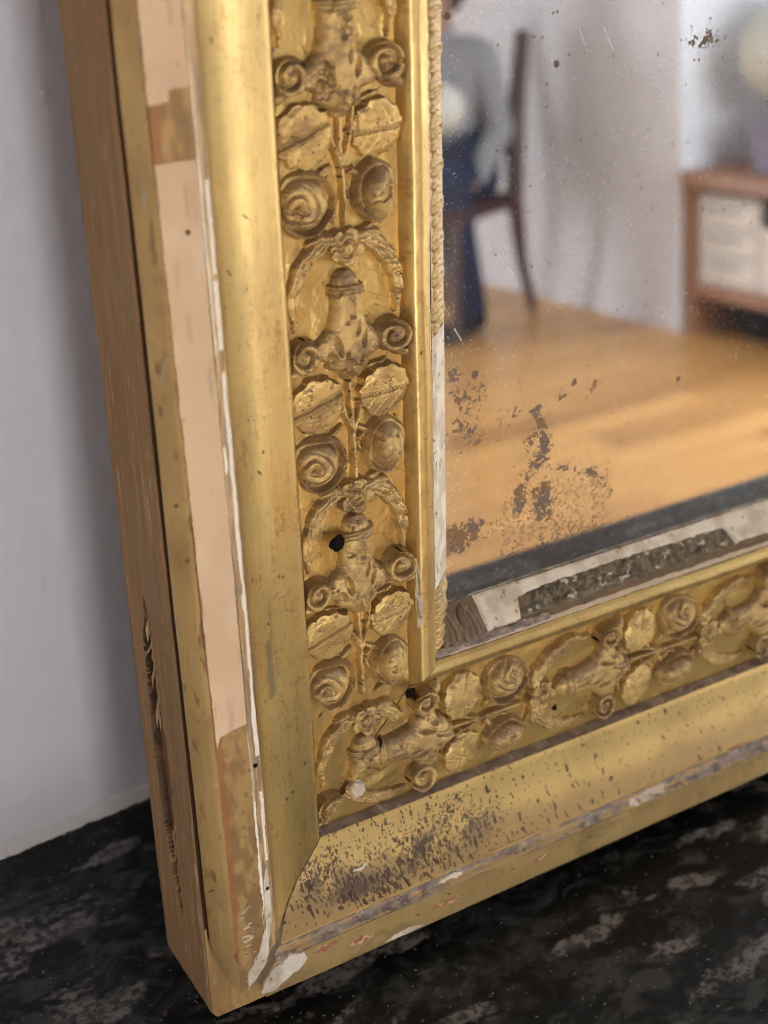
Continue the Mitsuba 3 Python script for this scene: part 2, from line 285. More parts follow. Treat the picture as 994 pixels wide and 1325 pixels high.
def t_floor(p, n, uv):
    x, y = p.x, p.y
    row = dr.floor(y / 0.14)
    col = x / 1.3 + 0.37 * row
    r = mikit.cell_rand(dr.floor(col), row, 2)
    g = fb(x * 2.2 + 9 * r, y * 26, r * 9, 3)
    c = mix((0.62, 0.345, 0.115), (0.38, 0.19, 0.06), sst(.25, .75, g * .6 + r * .4))
    fy = y / 0.14 - row
    return mix(c, (0.20, 0.10, 0.04), sst(.05, .0, dr.minimum(fy, 1 - fy)) * .85)
scene['floor_boards'] = twos(prin(mikit.proc(t_floor), 0.32, 0.0, 0.5))
scene['cabinet_wood'] = twos(prin((0.29, 0.135, 0.07), 0.35, 0.0, 0.5))
scene['chair_wood'] = twos(prin((0.055, 0.022, 0.018), 0.35, 0.0, 0.5))
for k, c in {'cloth_navy': (.010, .018, .05), 'cloth_grey': (.24, .25, .27), 'skin': (.34, .19, .14), 'pale_cloth': (.56, .57, .52), 'paper_white': (.76, .74, .70), 'paper_grey': (.42, .42, .43), 'box_dark': (.035, .035, .05),
             'bag_black': (.012, .013, .015), 'lilac_box': (.26, .25, .34), 'hair_brown': (.06, .035, .02), 'white_paint': (.8, .8, .8), 'seat_fabric': (.06, .03, .03), 'book_yellow': (.6, .48, .25), 'caulk_white': (.60, .58, .55)}.items():
    scene[k] = diff(*c)

# ------------------------------------------------------------------ the setting
def slab_wall(name, m, bsdf): return add(name, m, bsdf, kind='structure', smooth=False)
wl = box(-2.3, 4.2, 0.0, 0.12, -0.9, 1.75); R4 = trimesh.transformations.rotation_matrix(math.radians(4.0), [0, 0, 1])
wl.apply_transform(R4); wl.apply_translation([0, 0.1203, 0]); slab_wall('wall', wl, 'wall_paint')
slab_wall('floor', box(-2.3, 3.7, -6.2, 0.4, -0.95, -0.9), 'floor_boards')
slab_wall('ceiling', box(-2.3, 3.7, -6.2, 0.45, 1.7, 1.75), 'ceiling_paint')
slab_wall('wall_back', box(-2.3, 3.7, -6.3, -6.2, -0.9, 1.7), 'room_paint')
slab_wall('wall_grey_pier', box(3.1, 3.7, -6.2, -3.2, -0.9, 1.7), 'room_paint')
def wall_with_hole(x0, x1, ya, yb, za, zb, Y0, Y1):
    return cat_([box(x0, x1, Y0, ya, -.9, 1.7), box(x0, x1, yb, Y1, -.9, 1.7), box(x0, x1, ya, yb, -.9, za), box(x0, x1, ya, yb, zb, 1.7)])
slab_wall('wall_alcove', wall_with_hole(3.5, 3.7, -2.45, -1.25, -0.85, 1.1, -3.2, 0.4), 'alcove_paint')
slab_wall('wall_left', box(-2.5, -2.3, -6.2, 0.1, -0.9, 1.7), 'room_paint')
def window(x, ya, yb, za, zb, radiance, label, turned=False):
    """lit panes with frame and mullion; turned: set in the wall behind the mirror, x the middle of it"""
    k = numbered('window')
    def put(m):
        if turned and turned is not True:
            m.apply_transform(np.array([[0, 1, 0, x], [1, 0, 0, turned - x], [0, 0, 1, 0], [0, 0, 0, 1.0]])); m.apply_transform(np.diag([1, 1, 1, 1.0])); return m
        if turned:
            m.apply_transform(np.array([[0, 1, 0, x], [-1, 0, 0, x], [0, 0, 1, 0], [0, 0, 0, 1.0]])); m.apply_transform(R4); m.apply_translation([0, 0.1203 - 0.03, 0])
        return m
    pane = trimesh.Trimesh([[x - .012, ya + .05, za + .05], [x - .012, yb - .05, za + .05], [x - .012, yb - .05, zb - .05], [x - .012, ya + .05, zb - .05]], [[0, 2, 1], [0, 3, 2]], process=False)
    if turned: pane.vertices[:, 0] = x + .012; pane.invert()
    add('pane', put(pane), 'white_paint', k, smooth=False, emitter={'type': 'area', 'radiance': rgb(*radiance)})
    bars = [box(x - .03, x + .03, ya, yb, za, za + .06, .004), box(x - .03, x + .03, ya, yb, zb - .06, zb, .004), box(x - .03, x + .03, ya, ya + .06, za, zb, .004), box(x - .03, x + .03, yb - .06, yb, za, zb, .004)]
    add('frame', put(cat_(bars)), 'white_paint', k, smooth=False)
    add('mullion', put(box(x - .025, x + .025, (ya + yb) / 2 - .025, (ya + yb) / 2 + .025, za + .06, zb - .06, .004)), 'white_paint', k, smooth=False)
    tag(k, label, 'window')
window(3.54, -2.45, -1.25, -0.85, 1.1, WINDOW_RIGHT, 'tall bright glazed door in the white alcove wall')
window(-0.7, -0.7, 0.7, -0.85, 0.7, FILL_WINDOW_FAR, 'added bright glazed door in the far grey wall, unseen fill light for the frame', -6.17)
window(2.6, -0.75, 0.75, -0.1, 1.45, FILL_WINDOW_NEAR, 'added bright window to the right in the wall behind the mirror, unseen light for the alcove', True)

# counter: granite slab with a rounded front edge, rough to the touch on top
prof = [(0.16, 0.0), (-0.236, 0.0)] + [(-0.236 - 0.022 * math.sin(a), -0.022 + 0.022 * math.cos(a)) for a in np.linspace(0.15, math.pi - 0.15, 14)] + [(-0.236, -0.044), (0.16, -0.044)]
pl = Polygon(prof); g = trimesh.creation.extrude_polygon(pl, 3.0)
g.apply_transform(np.array([[0, 0, 1, -1.2], [1, 0, 0, 0], [0, 1, 0, 0], [0, 0, 0, 1.0]]))
add('countertop', g, 'granite', kind='structure', smooth=40)
add('counter_base', box(-1.18, 1.78, -0.215, 0.11, -0.9, -0.046), 'alcove_paint', kind='structure', smooth=False)
# ragged line of filler where the wall meets the granite
n = 260; xs = np.linspace(-0.30, 0.20, n)
v, f = [], []
for i, x in enumerate(xs):
    h = 0.0050 + 0.0005 * (meshkit.fbm(np.array([[x * 55, 1, 3]]))[0] - .5) * 2
    dpt = 0.0034 + 0.0011 * (meshkit.fbm(np.array([[x * 420, 7, 3]]))[0] - .5) * 2
    for a, b in ((0.0, h + .0006), (-0.0012, h), (-0.0018, h * .55), (-dpt * .75, h * .22), (-dpt, 0.0003), (-dpt, -0.001)): v.append([x, a, b])
for i in range(n - 1):
    for j in range(5): f.append([i * 6 + j, (i + 1) * 6 + j, (i + 1) * 6 + j + 1, i * 6 + j + 1])
v = np.array(v); v = v @ R4[:3, :3].T + [0, 0.1203, 0]
add('filler_strip', (v, np.array(f)), 'caulk_white', smooth=True, label='ragged white filler strip where the grey wall meets the black granite', cat='filler strip')
pb = trimesh.creation.icosphere(2, 0.0011); pb.apply_scale([1, .5, 1]); pb.apply_translation([0.0095, 0.1197, 0.314])
add('paint_lump', pb, 'wall_paint', smooth=True, label='tiny raised lump of paint on the grey wall, upper left', cat='paint lump')

# ------------------------------------------------------------------ the gilded mirror frame
GM = 'gilded_mirror'
tag(GM, 'worn gilded mirror frame leaning on grey wall, standing on black granite', 'mirror')
KEYD = np.array([-4, 0.8, 4.0, 16.7, 22.5, 50.0, 97.3, 105.2, 119.3])
OFF = {'L': (np.array([-.5, .2, 2.0, .9, .6, 0, -.1, 0, 0]), np.array([.9, .2, -.7, -.6, -1.9, 0, 0, .2, 0])),
       'B': (np.array([0, -.4, -1.2, .6, -.5, -1.4, 1.6, 0, 0]), np.array([0, -.2, 0, -.3, 1.2, -3.3, 1.5, 0, .3]))}
PROF = np.array([(-1.2, 10.7), (-1.1, 11.6), (-.4, 13.2), (1.1, 15.6), (2.8, 17.7), (4.0, 18.6), (16.7, 18.7), (17.3, 18.2), (18.3, 16.4), (21.4, 15.7), (21.9, 15.9), (22.5, 15.2), (24.5, 12.9), (26.8, 10.8), (29.3, 8.7), (31.8, 6.9),
                 (35, 5.1), (38.2, 3.8), (42, 2.7), (45.6, 1.8), (48.6, 1.1), (49.6, .7), (50.0, 0.0), (50.3, -5.5), (95, -6.6), (97.3, -2.8), (98.2, -1.9), (101, -1.5), (103.8, -2.2), (105.2, -4.0), (106.4, -5.0), (119.3, -17.8)])
def ofs(side, d, s):
    if side not in OFF: return np.zeros(np.shape(d))
    a, b = OFF[side]; t = np.clip(np.asarray(s, float) / 350.0, -.05, 1.0)
    return np.interp(d, KEYD, a) * (1 - t) + np.interp(d, KEYD, b) * t
def prof_pts(lo, hi, step):
    """stations (d, w) of the profile between entries lo..hi, subdivided"""
    P = PROF[lo:hi + 1]; out = [P[0]]
    for a, b in zip(P[:-1], P[1:]):
        k = max(1, int(np.ceil(np.linalg.norm(b - a) / step)))
        for j in range(1, k + 1): out.append(a + (b - a) * j / k)
    return np.array(out)
def smooth_prof(P, it=2):
    P = P.copy()
    for _ in range(it): P[1:-1] = P[1:-1] * .5 + (P[:-2] + P[2:]) * .25
    return P
def place(side, s, d, w):
    """frame coordinates of a point of a rail: s along it from the corner, d in from the outer edge"""
    e = d + ofs(side, d, s)
    if side == 'L': return np.stack([e, s, w], -1)
    if side == 'B': return np.stack([s, e, w], -1)
    if side == 'R': return np.stack([FW_ - e, s, w], -1)
    return np.stack([s, FH_ - e, w], -1)
GAPD, GAPV = [0, 8, 17, 22, 30, 45, 60, 97, 120], [0.6, 2.2, 2.3, 1.8, .7, .5, .4, .15, .1]
def start(side, d):                                  # where a rail begins at the mitre
    o = 'B' if side == 'L' else 'L'
    g = np.interp(d, GAPD, GAPV)
    return d + (ofs(o, d, d) if side in 'LB' else 0) + g
def grid_faces(n, m):
    i, j = np.meshgrid(np.arange(n - 1), np.arange(m - 1), indexing='ij')
    a = (i * m + j).ravel()
    return np.stack([a, a + m, a + m + 1, a + 1], 1)
def rail(side, P, fine=1.6, near=380.0, rough=0.05, seed=0, chip=False):
    """a strip of the moulding swept along one side; returns mesh, uv"""
    L = FH_ if side in 'LR' else FW_
    end = (L - P[:, 0])
    st = start(side, P[:, 0])
    if chip: st = np.interp(P[:, 1], [8.8, 16, 18.6], [34, 16, 9.5])
    if side == 'L' and P[0, 1] > 18: st = np.maximum(st, 9.4)
    if side == 'B' and P[-1, 0] < 17: st = np.maximum(st, np.interp(P[:, 0], [-2, 4, 10.5], [17, 15.5, 11.8]))
    if side in 'LB': t = np.concatenate([np.linspace(0, 1, int(near / fine)) * near / L, np.linspace(near / L, 1, 12)[1:]])
    else: t = np.linspace(0, 1, 12)
    S = st[None] + t[:, None] * (end - st)[None]
    D = np.broadcast_to(P[:, 0], S.shape); Wv = np.broadcast_to(P[:, 1], S.shape)
    X = place(side, S, D, Wv)
    if side in 'LB':
        nn = fbm2(S * .09, D * .25, 3 + seed) - .5
        X[..., 2] += nn * rough * 4 * ss(0, .5, np.ones_like(nn))
        nn2 = fbm2(S * .012, D * .02, 13 + seed) - .5
        X[..., 0 if side == 'L' else 1] += nn2 * 0.9
    F = grid_faces(*S.shape)
    if side in 'BR': F = F[:, ::-1]
    return (W(X.reshape(-1, 3)), F[:, ::-1]), np.stack([S.ravel(), D.ravel()], 1)
def strip(side, name, lo, hi, step, bsdf, parent, rough=.05, sm=0, seed=0, label=None, kind=None, chip=False):
    P = prof_pts(lo, hi, step)
    if sm: P = smooth_prof(P, sm)
    mesh, uv = rail(side, P, rough=rough, seed=seed, chip=chip)
    return add(name, mesh, bsdf, parent, smooth=True, uv=uv, label=label)
SIDES = {'L': 'side_moulding', 'B': 'bottom_moulding', 'R': 'side_moulding', 'T': 'top_moulding'}
ML, MB_, MR, MT = GM + '__side_moulding', GM + '__bottom_moulding', GM + '__side_moulding_001', GM + '__top_moulding'
for side, key in (('L', ML), ('B', MB_), ('R', MR), ('T', MT)):
    low = side == 'B'
    strip(side, 'outer_edge', 0, 5, .5, 'gold_dull', key, .08, 2, chip=side == 'L')
    strip(side, 'outer_flat', 5, 6, 1.2, 'flat_low' if low else 'worn_flat', key, .05, seed=1, label='brown worn strip with red clay showing' if side == 'L' else None)
    strip(side, 'outer_fillet', 6, 9, .5, 'dusty_gold' if low else 'fillet_worn', key, .16 if low else .08, seed=2, label='grey dusty ledge along the bottom edge' if low else None)
    strip(side, 'fine_ridge', 9, 11, .3, 'gold_dull' if low else 'fillet_worn', key, .06, seed=8)
    strip(side, 'cove', 11, 22, .9, 'gold_spotted' if low else 'gold_leaf', key, .012, 3, seed=3, label='gilded hollow spotted with dark stains' if low else 'smooth gilded hollow')
    strip(side, 'inner_step', 22, 23, 1.0, 'dusty' if low else 'gold_dull', key, .1, seed=4)
    strip(side, 'ornament_ground', 23, 24, 1.1, 'gold_ground', key, .22, seed=5)
    strip(side, 'inner_fillet', 24, 29, .6, 'gold_leaf', key, .06, 1, seed=6)
    strip(side, 'sight_edge', 29, 31, .7, 'gold_dull' if side == 'L' else 'crack_fill', key, .3, seed=7)
# mitre: grey brown filler set back in the open joint
PP = smooth_prof(prof_pts(5, 29, .8), 1); PP = PP[PP[:, 0] > 9.6]
rows = []
for d, w in PP:
    gl, gb = start('L', d), start('B', d)
    a = place('L', np.array(gl), np.array(d), w); b = place('B', np.array(gb), np.array(d), w)
    dep = .5 + .35 * math.sin(d * 1.3) * math.sin(d * .37)
    pts = [a + [0, .15, -.15]] + [a * (1 - t) + b * t - [0, 0, dep * math.sin(math.pi * t) ** .5 + .1] for t in (.25, .5, .75)] + [b + [.15, 0, -.15]]
    rows.append(pts)
rows = np.array(rows)
add('mitre_filler', (W(rows.reshape(-1, 3)), grid_faces(*rows.shape[:2])), 'crack_fill', GM, smooth=True, label='open mitre joint with grey brown filler')

# ragged slabs of gesso lying on the moulding: polygons in (s, d) mapped onto a rail
def wprof(d): return np.interp(d, PROF[5:, 0], PROF[5:, 1])
def ragged(pts, amp=.25, step=1.0, seed=0):
    r = np.random.default_rng(seed); out = []
    for a, b in zip(pts, pts[1:] + pts[:1]):
        a, b = np.array(a, float), np.array(b, float); L = np.linalg.norm(b - a); k = max(1, int(L / step)); nrm = np.array([-(b - a)[1], (b - a)[0]]) / max(L, 1e-9)
        walk = 0.0
        for j in range(k):
            walk = .7 * walk + r.normal(0, amp * .6)
            out.append(a + (b - a) * j / k + nrm * walk * (1 if j else 0))
    p = Polygon(out).buffer(0)
    return p if p.geom_type == 'Polygon' else max(p.geoms, key=lambda q: q.area)
def slab(side, poly, th, bsdf, name, parent, label=None, lump=0.0, fine=None, kind=None):
    m = trimesh.creation.extrude_polygon(poly, 1.0)
    if fine: m = m.subdivide_to_size(fine)
    v = np.array(m.vertices); s, d, t = v.T
    inner = np.array([min(1.0, poly.exterior.distance(Point(a, b)) / .5) for a, b in zip(s, d)]) if len(v) < 6000 else 1
    w = wprof(d) - .25 + t * (.25 + th * (.35 + .65 * inner) + (lump * (fbm2(s * .45, d * .45, 2) - .35) * inner if lump else 0))
    m = trimesh.Trimesh(W(place(side, s, d, w)), m.faces, process=False); m.fix_normals()
    return add(name, m, bsdf, parent, smooth=30, label=label, kind=kind)
# left rail: cream gesso panels on the outer flat
p1 = ragged([(324, 4.1), (324.5, 10.0), (327.5, 10.2), (328, 16.2), (872, 16.2), (872, 4.1)], .12, 1.2, 1)
p2 = ragged([(117.2, 4.4), (121.5, 6.0), (122.5, 9.5), (123.5, 16.3), (200, 16.3), (308.5, 16.2), (308.5, 4.2), (200, 4.2)], .12, 1.2, 2).difference(Point(289, 12.0).buffer(.85))
slab('L', p1, .38, 'gesso_cream', 'gesso_panel', ML, 'upper pinkish cream gesso panel above the gilded gap', fine=6)
slab('L', p2, .38, 'gesso_cream', 'gesso_panel', ML, 'long pinkish cream gesso panel with a nail hole', fine=6)
hb = trimesh.creation.icosphere(2, .0009); hb.apply_scale([1, 1, .35]); 
def dab(u, v, w, r, bsdf, name, parent, flat=.4, seed=0, lump=.3, label=None):
    m = trimesh.creation.icosphere(3, r); q = np.array(m.vertices)
    q *= 1 + lump * (meshkit.fbm(q / r * 1.3 + seed * 7.1)[:, None] - .5) * 2
    q[:, 2] *= flat
    return add(name, trimesh.Trimesh(W(q + [u, v, w]), m.faces, process=False), bsdf, parent, smooth=True, label=label)
dab(11.2, 289, 18.75, .8, 'hole_black', 'nail_hole', ML, .2, 1, .1)
dab(19.7, 103.7, 16.5, .8, 'hole_black', 'nail_hole', ML, .3, 2, .2)
dab(20.2, 50.0, 16.3, 1.0, 'seam_dark', 'nail_hole', ML, .3, 3, .3)
# white lines of bared gesso beside the panels
def line(side, s0, s1, d0, d1, seed, amp=.16, th=.25, name='bared_gesso', bsdf='gesso_bright'):
    p = ragged([(s0, d0), (s0, d1), (s1, d1), (s1, d0)], amp, 1.3, seed)
    slab(side, p, th, bsdf, name, ML if side == 'L' else MB_)
line('L', 309, 872, 16.2, 18.6, 11); line('L', 251, 309.5, 16.2, 18.7, 12); line('L', 113, 211, 16.2, 18.2, 13); line('L', 213, 222, 16.6, 18.8, 20, .3)
line('L', 275, 302, 20.3, 21.9, 14); line('L', 252, 273, 19.9, 21.7, 15); line('L', 107, 245, 20.1, 21.7, 16); line('L', 62, 92, 20.2, 21.6, 17, .2); line('L', 96, 120, 16.4, 17.3, 18); line('L', 34, 96, 16.2, 17.4, 19, .25)
slab('L', ragged([(11, 7.0), (17, 7.4), (24, 12.0), (31, 14.8), (35, 16.6), (52, 18.0), (60, 20.6), (44, 21.0), (34, 20.4), (26, 18.6), (18, 14.6), (11.8, 8.5)], .25, 1.0, 21), .35, 'gesso_white', 'bared_gesso', ML, fine=1.5, label='white gesso bared at the foot of the side moulding')
# bottom rail: chips and smears of gesso
slab('B', ragged([(13, 6.2), (16, 12), (20, 15.5), (26, 17.5), (31, 17), (33, 13), (30, 10.5), (24, 8.0), (19, 5.5)], .4, .8, 31), .55, 'gesso_white', 'bared_gesso', MB_, lump=.9, fine=.8, label='white gesso chip at the corner of the frame')
for i, (s0, s1, d0, d1, l) in enumerate(((52, 66, 17.5, 20.5, .9), (66, 80, 17.6, 19.6, .8), (84, 92, 18.0, 20.4, .8), (92, 104, 18.2, 19.8, .6), (120, 131, 18.2, 20.6, .9), (133, 142, 17.6, 20.2, .7), (177, 186, 18.0, 19.5, .5), (186, 207, 17.3, 19.6, .6))):
    slab('B', ragged([(s0, d0), (s0 + 2, d1), ((s0 + s1) / 2, d1 + .4), (s1, d1 - .3), (s1 - 1, d0)], .4, .8, 40 + i), .22, 'gesso_white' if i in (3, 7) else 'dusty', 'smear', MB_, lump=l, fine=1.0)
slab('B', ragged([(66, 4.4), (70, 6.0), (78, 6.4), (86, 4.6), (80, 4.2)], .2, .8, 61), .2, 'gesso_white', 'bared_gesso', MB_)
scene['red_clay'] = twos(prin(mikit.proc(lambda p, n, uv: mix((0.34, 0.13, 0.06), (0.55, 0.36, 0.24), sst(.5, .62, fb(p.x * 500, p.y * 500, p.z * 500)))), 0.7, 0.0, 0.3))
for i, (s0, s1, d0, d1) in enumerate(((35, 47, 12.0, 15.4), (50, 62, 8.6, 11.2), (88, 104, 9.2, 11.4), (130, 145, 10.5, 12.6), (27, 36, 14.6, 16.4))):
    slab('B', ragged([(s0, (d0 + d1) / 2), ((s0 + s1) / 2 - 2, d1), (s1 - 2, d1 - .3), (s1, (d0 + d1) / 2), ((s0 + s1) / 2, d0)], .5, .7, 80 + i), .06, 'red_clay', 'red_clay_patch', MB_)
slab('B', ragged([(60, 33.2), (64, 32.3), (67, 33.4), (66.4, 34.2), (64, 33.3)], .15, .5, 62), .15, 'gesso_white', 'bared_gesso', MB_)
slab('L', ragged([(123, 97.3), (124, 98.2), (136, 98.6), (150, 97.6), (150, 97.0), (136, 96.7)], .15, .9, 63), .3, 'gesso_white', 'bared_gesso', ML)

# ------------------------------------------------------------------ carved ornament: relief pieces over the ground, one mesh each kind
def hf(fn, x0, x1, y0, y1, res, seed=0, rough=.13):
    X, Y = np.meshgrid(np.arange(x0, x1, res), np.arange(y0, y1, res), indexing='ij')
    A, B = 1.5 * (fbm2(X * .16, Y * .16, 21 + seed, 2) - .5), 1.5 * (fbm2(X * .16, Y * .16, 31 + seed, 2) - .5)
    H = fn(X + A, Y + B); M = H > 0.05
    H = H + rough * 2 * (fbm2(X * .55, Y * .55, 5 + seed) - .5) + rough * .8 * (fbm2(X * 1.9, Y * 1.9, 9 + seed) - .5)
    H = np.where(fbm2(X * .28, Y * .28, 51 + seed) > .71, H * .82, H)
    Z = np.where(M, np.maximum(H, .1), -.6)
    F = grid_faces(*X.shape)
    F = F[M.ravel()[F].any(1)]
    used = np.unique(F); ren = np.zeros(X.size, int); ren[used] = np.arange(len(used))
    return np.stack([X, Y, Z], -1).reshape(-1, 3)[used], ren[F]
def ell(X, Y, cx, cy, rx, ry, ang, h, pw=.5):
    c, s = math.cos(ang), math.sin(ang); x, y = (X - cx) * c + (Y - cy) * s, -(X - cx) * s + (Y - cy) * c
    r2 = (x / rx) ** 2 + (y / ry) ** 2
    return h * np.clip(1 - r2, 0, 1) ** pw, x / rx, y / ry
def f_rose(X, Y):
    dome, _, _ = ell(X, Y, -.8, 0, 7.0, 7.6, 0, 7.0, .42)
    rr, th = np.hypot(X + 3.2, Y + .6), np.arctan2(Y + .6, X + 3.2)
    s = rr / 2.9 - th / (2 * np.pi) + .15 * np.sin(3 * th); saw = s - np.floor(s)
    dome = np.where(dome > 0, np.maximum(dome + .5 - 1.9 * np.exp(-((saw - .9) / .13) ** 2) * ss(7.2, 4.5, rr) - 1.1 * (1 - saw) * ss(7.0, 3, rr) - 1.2 * np.exp(-(rr / 1.1) ** 2), .2), 0)
    r, t = np.hypot(X / .98, Y / 1.06), np.arctan2(Y, X)
    lip = 9.0 + .45 * np.sin(3 * t + .6)
    rim = 3.9 * np.exp(-((r - lip + .9) / .75) ** 2) * ss(2.5, 1.6, np.abs(((t + .15 + np.pi) % (2 * np.pi)) - np.pi)) + 1.5 * ss(lip + .3, lip - .9, r)
    rim = np.where(r < lip + .3, rim, 0)
    return np.maximum(dome, np.where(rim > .35, rim, 0))
def f_bud(X, Y):
    egg, _, _ = ell(X, Y, 1.4, -.2, 5.3 , 8.0, -.08, 6.8, .45)
    dim = ell(X, Y, 2.6, -1.5, 2.2, 5.2, -.1, 1, .5)[0]
    egg = np.where(egg > 0, egg - .5 * dim - .9 * np.exp(-((X - 3.9 + .03 * Y ** 2) / .4) ** 2) * ss(6, 3, np.abs(Y)), 0)
    r, t = np.hypot((X - .8) / .86, Y / 1.05), np.arctan2(Y, X - .8)
    lip = 9.1 + .3 * np.sin(4 * t)
    a = np.abs(((t - np.pi + np.pi) % (2 * np.pi)) - np.pi)
    rim = (3.6 * np.exp(-((r - lip + .9) / .8) ** 2)) * ss(2.15, 1.2, a) + 1.2 * ss(lip + .2, lip - 1, r)
    return np.maximum(egg, np.where((r < lip + .3) & (rim > .35), rim, 0))
def leaf_fn(tip, tilt, ribs=False):
    def f(X, Y):
        c, s = math.cos(tip), math.sin(tip); x, y = X * c + Y * s, -X * s + Y * c
        t = np.arctan2(y, x); r = np.hypot(x / 8.9, y / 8.3)
        edge = 1 + .035 * np.sin(11 * t) + .05 * np.cos(t) - .04 * np.cos(2 * t)
        base = 3.4 + tilt[0] * X + tilt[1] * Y - .9 * np.clip(r, 0, 1) ** 3 + .5 * np.abs(y) / 8
        y2 = y - .05 * x; base += .5 * np.exp(-((y2 - .45) / .4) ** 2) - .75 * np.exp(-((y2 + .35) / .4) ** 2) - .8 * ss(.75, 1.0, r) * ss(.2, -.6, np.sin(1.7 * t))
        if ribs: base -= .22 * np.exp(-((np.abs(x + .8 * np.abs(y)) % 4.2 - 2.1) / .3) ** 2) * ss(1, .7, r)
        return np.where(r < edge, np.maximum(base, .5), 0)
    return f
def f_flower(X, Y):
    r, t = np.hypot(X, Y), np.arctan2(Y, X)
    pet = np.abs(np.cos(2.5 * t + .4)); edge = 3.5 + 2.4 * pet ** .55
    h = 5.0 - .12 * (r - 3) ** 2 + .8 * pet - .8 + .35 * np.cos(r * 2.2)
    h = np.where(r < edge, np.maximum(h - .9 * np.exp(-((r - 2.3) / .4) ** 2), .6), 0)
    h = np.maximum(h, np.where(r < 1.9, 5.9 - .35 * r ** 2 - .9 * np.exp(-(r / .55) ** 2), 0))
    return h
def f_spray(X, Y):       # leafy branch running round from the flower to the scroll, right hand
    H = np.zeros_like(X)
    path = [(5.2, 2.6, .1, 4.3, 2.0, 3.9), (8.2, .2, -.75, 4.2, 1.7, 3.5), (9.8, 3.0, -.2, 3.8, 1.6, 3.2), (12.6, -.4, -.75, 4.3, 1.8, 3.7), (12.8, -4.2, -1.0, 3.8, 1.2, 2.9), (16.2, -4.4, -.95, 4.2, 1.7, 3.4),
            (16.0, -9.0, -1.2, 4.0, 1.1, 2.8), (18.8, -9.6, -1.25, 4.3, 1.5, 3.1), (18.2, -14.8, -1.45, 4.0, 1.0, 2.5), (20.0, -15.5, -1.5, 4.4, 1.2, 2.7), (19.4, -20.5, -1.6, 4.6, .9, 2.3)]
    for cx, cy, a, rx, ry, h in path:
        e, x, y = ell(X, Y, cx, cy, rx * 1.1, ry * 1.3, a, h * 1.15, .42)
        e = np.where(e > 0, e - .9 * np.exp(-(y / .18) ** 2) * (np.abs(x) < .8), 0)
        H = np.maximum(H, e)
    return H
def f_scroll(X, Y):
    r, t = np.hypot(X, Y), np.arctan2(Y, X)
    s = r / 3.3 - (t + .8) / (2 * np.pi); saw = s - np.floor(s)
    h = 4.8 + 1.1 * np.sin(np.pi * saw) ** .7 - 1.9 * np.exp(-((saw - .03) / .13) ** 2) - 1.9 * np.exp(-((saw - .97) / .13) ** 2) - .5 * (r / 5.6) ** 2
    h = np.where(r < 1.7, 6.0 - .45 * r ** 2, h - .8 * np.exp(-((r - 2.3) / .5) ** 2)) + .12 * X
    tail = ell(X, Y, 3.2, -5.2, 4.8, 2.4, -.35, 4.0, .5)[0]
    return np.maximum(np.where(r < 5.7, np.maximum(h, .8), 0), tail)
def f_urn(X, Y):         # y measured from the flower, downwards negative
    y = -Y
    half = np.interp(y, [7.5, 8.5, 10, 12.6, 12.61, 15.6, 15.61, 22, 27, 31, 35, 38.5, 41, 44, 45.8], [1.8, 3.6, 4.8, 5.5, 6.9, 6.9, 5.7, 6.0, 7.6, 12.2, 15.6, 9.5, 7.2, 4.8, 1.6])
    half = half + np.where(y > 36, 1.1 * np.cos((y - 36) * 1.25), 0)
    x = X / half
    body = np.interp(y, [7.5, 10, 12.6, 12.61, 15.6, 15.61, 22, 30, 37, 43, 45.8], [2.6, 4.4, 5.2, 6.3, 6.3, 5.2, 5.4, 5.8, 6.0, 5.0, 3.0]) * np.clip(1 - x ** 2, 0, 1) ** .42
    body = np.where((y > 12.6) & (y < 15.6), body + .35 * np.cos((y - 14.1) * 4), body)
    slot = np.exp(-((np.abs(X - .6) / (1.0 + .05 * (y - 17))) ** 4)) * ss(16.8, 17.8, y) * ss(24.5, 22.8, y)
    ring = np.exp(-((np.abs(X - .6) / (1.9 + .05 * (y - 17))) ** 4)) * ss(16.2, 17.4, y) * ss(26, 24, y)
    body += np.where(body > 0, .8 * ring - 1.7 * slot, 0)
    for cx, cy, rx, ry, a, h in ((-4.6, 33, 1.3, 4.2, -.25, 2.4), (5.2, 31.5, 1.1, 3.4, .3, 2.0), (-7.2, 36.5, 1.5, 2.4, -.5, 2.2), (2.9, 27.5, .9, 3.2, .25, 1.6), (-1.8, 38.8, .9, 3.0, 0, 1.5), (3.6, 39.2, .9, 2.6, .2, 1.5)):
        body -= np.where(body > 0, ell(X, y, cx, cy, rx, ry, a, h, .7)[0], 0)
    lob = ell(X, y, .4, 40.5, 4.0, 5.4, 0, 7.4, .45)[0]
    lob = np.where(lob > 0, lob - .8 * np.exp(-(np.abs(np.abs(X - .4) - 1.7) / .35) ** 2), 0)
    ok = (y > 7.5) & (y < 45.9)
    return np.maximum(np.where(ok & (np.abs(x) < 1), np.maximum(body, .5), 0), lob)
def f_stem(X, Y):
    H = np.zeros_like(X); y = -Y
    def tube(x0, y0, x1, y1, r, h, bend=0):
        t = np.clip((y - y0) / (y1 - y0), 0, 1); cx = x0 + (x1 - x0) * t + bend * np.sin(np.pi * t)
        e = h * np.clip(1 - ((X - cx) / r) ** 2, 0, 1) ** .5
        return np.where((y >= y0) & (y <= y1), e, 0)
    for a in ((0, 44.5, 1.2, 83, 1.15, 3.0, -.3), (-5.2, 44.5, .4, 63, .95, 3.4, -.8), (5.0, 44.5, 1.0, 62, .85, 2.8, .8)): H = np.maximum(H, tube(*a))
    for cx, cy, rx, ry, a, h in ((3.4, 64.5, 2.6, .9, -.6, 3.0), (-3.6, 55, 2.6, .7, .3, 2.6), (4.2, 52.5, 2.2, .7, .0, 2.4)):
        H = np.maximum(H, ell(X, y, cx, cy, rx, ry, a, h, .5)[0])
    return H
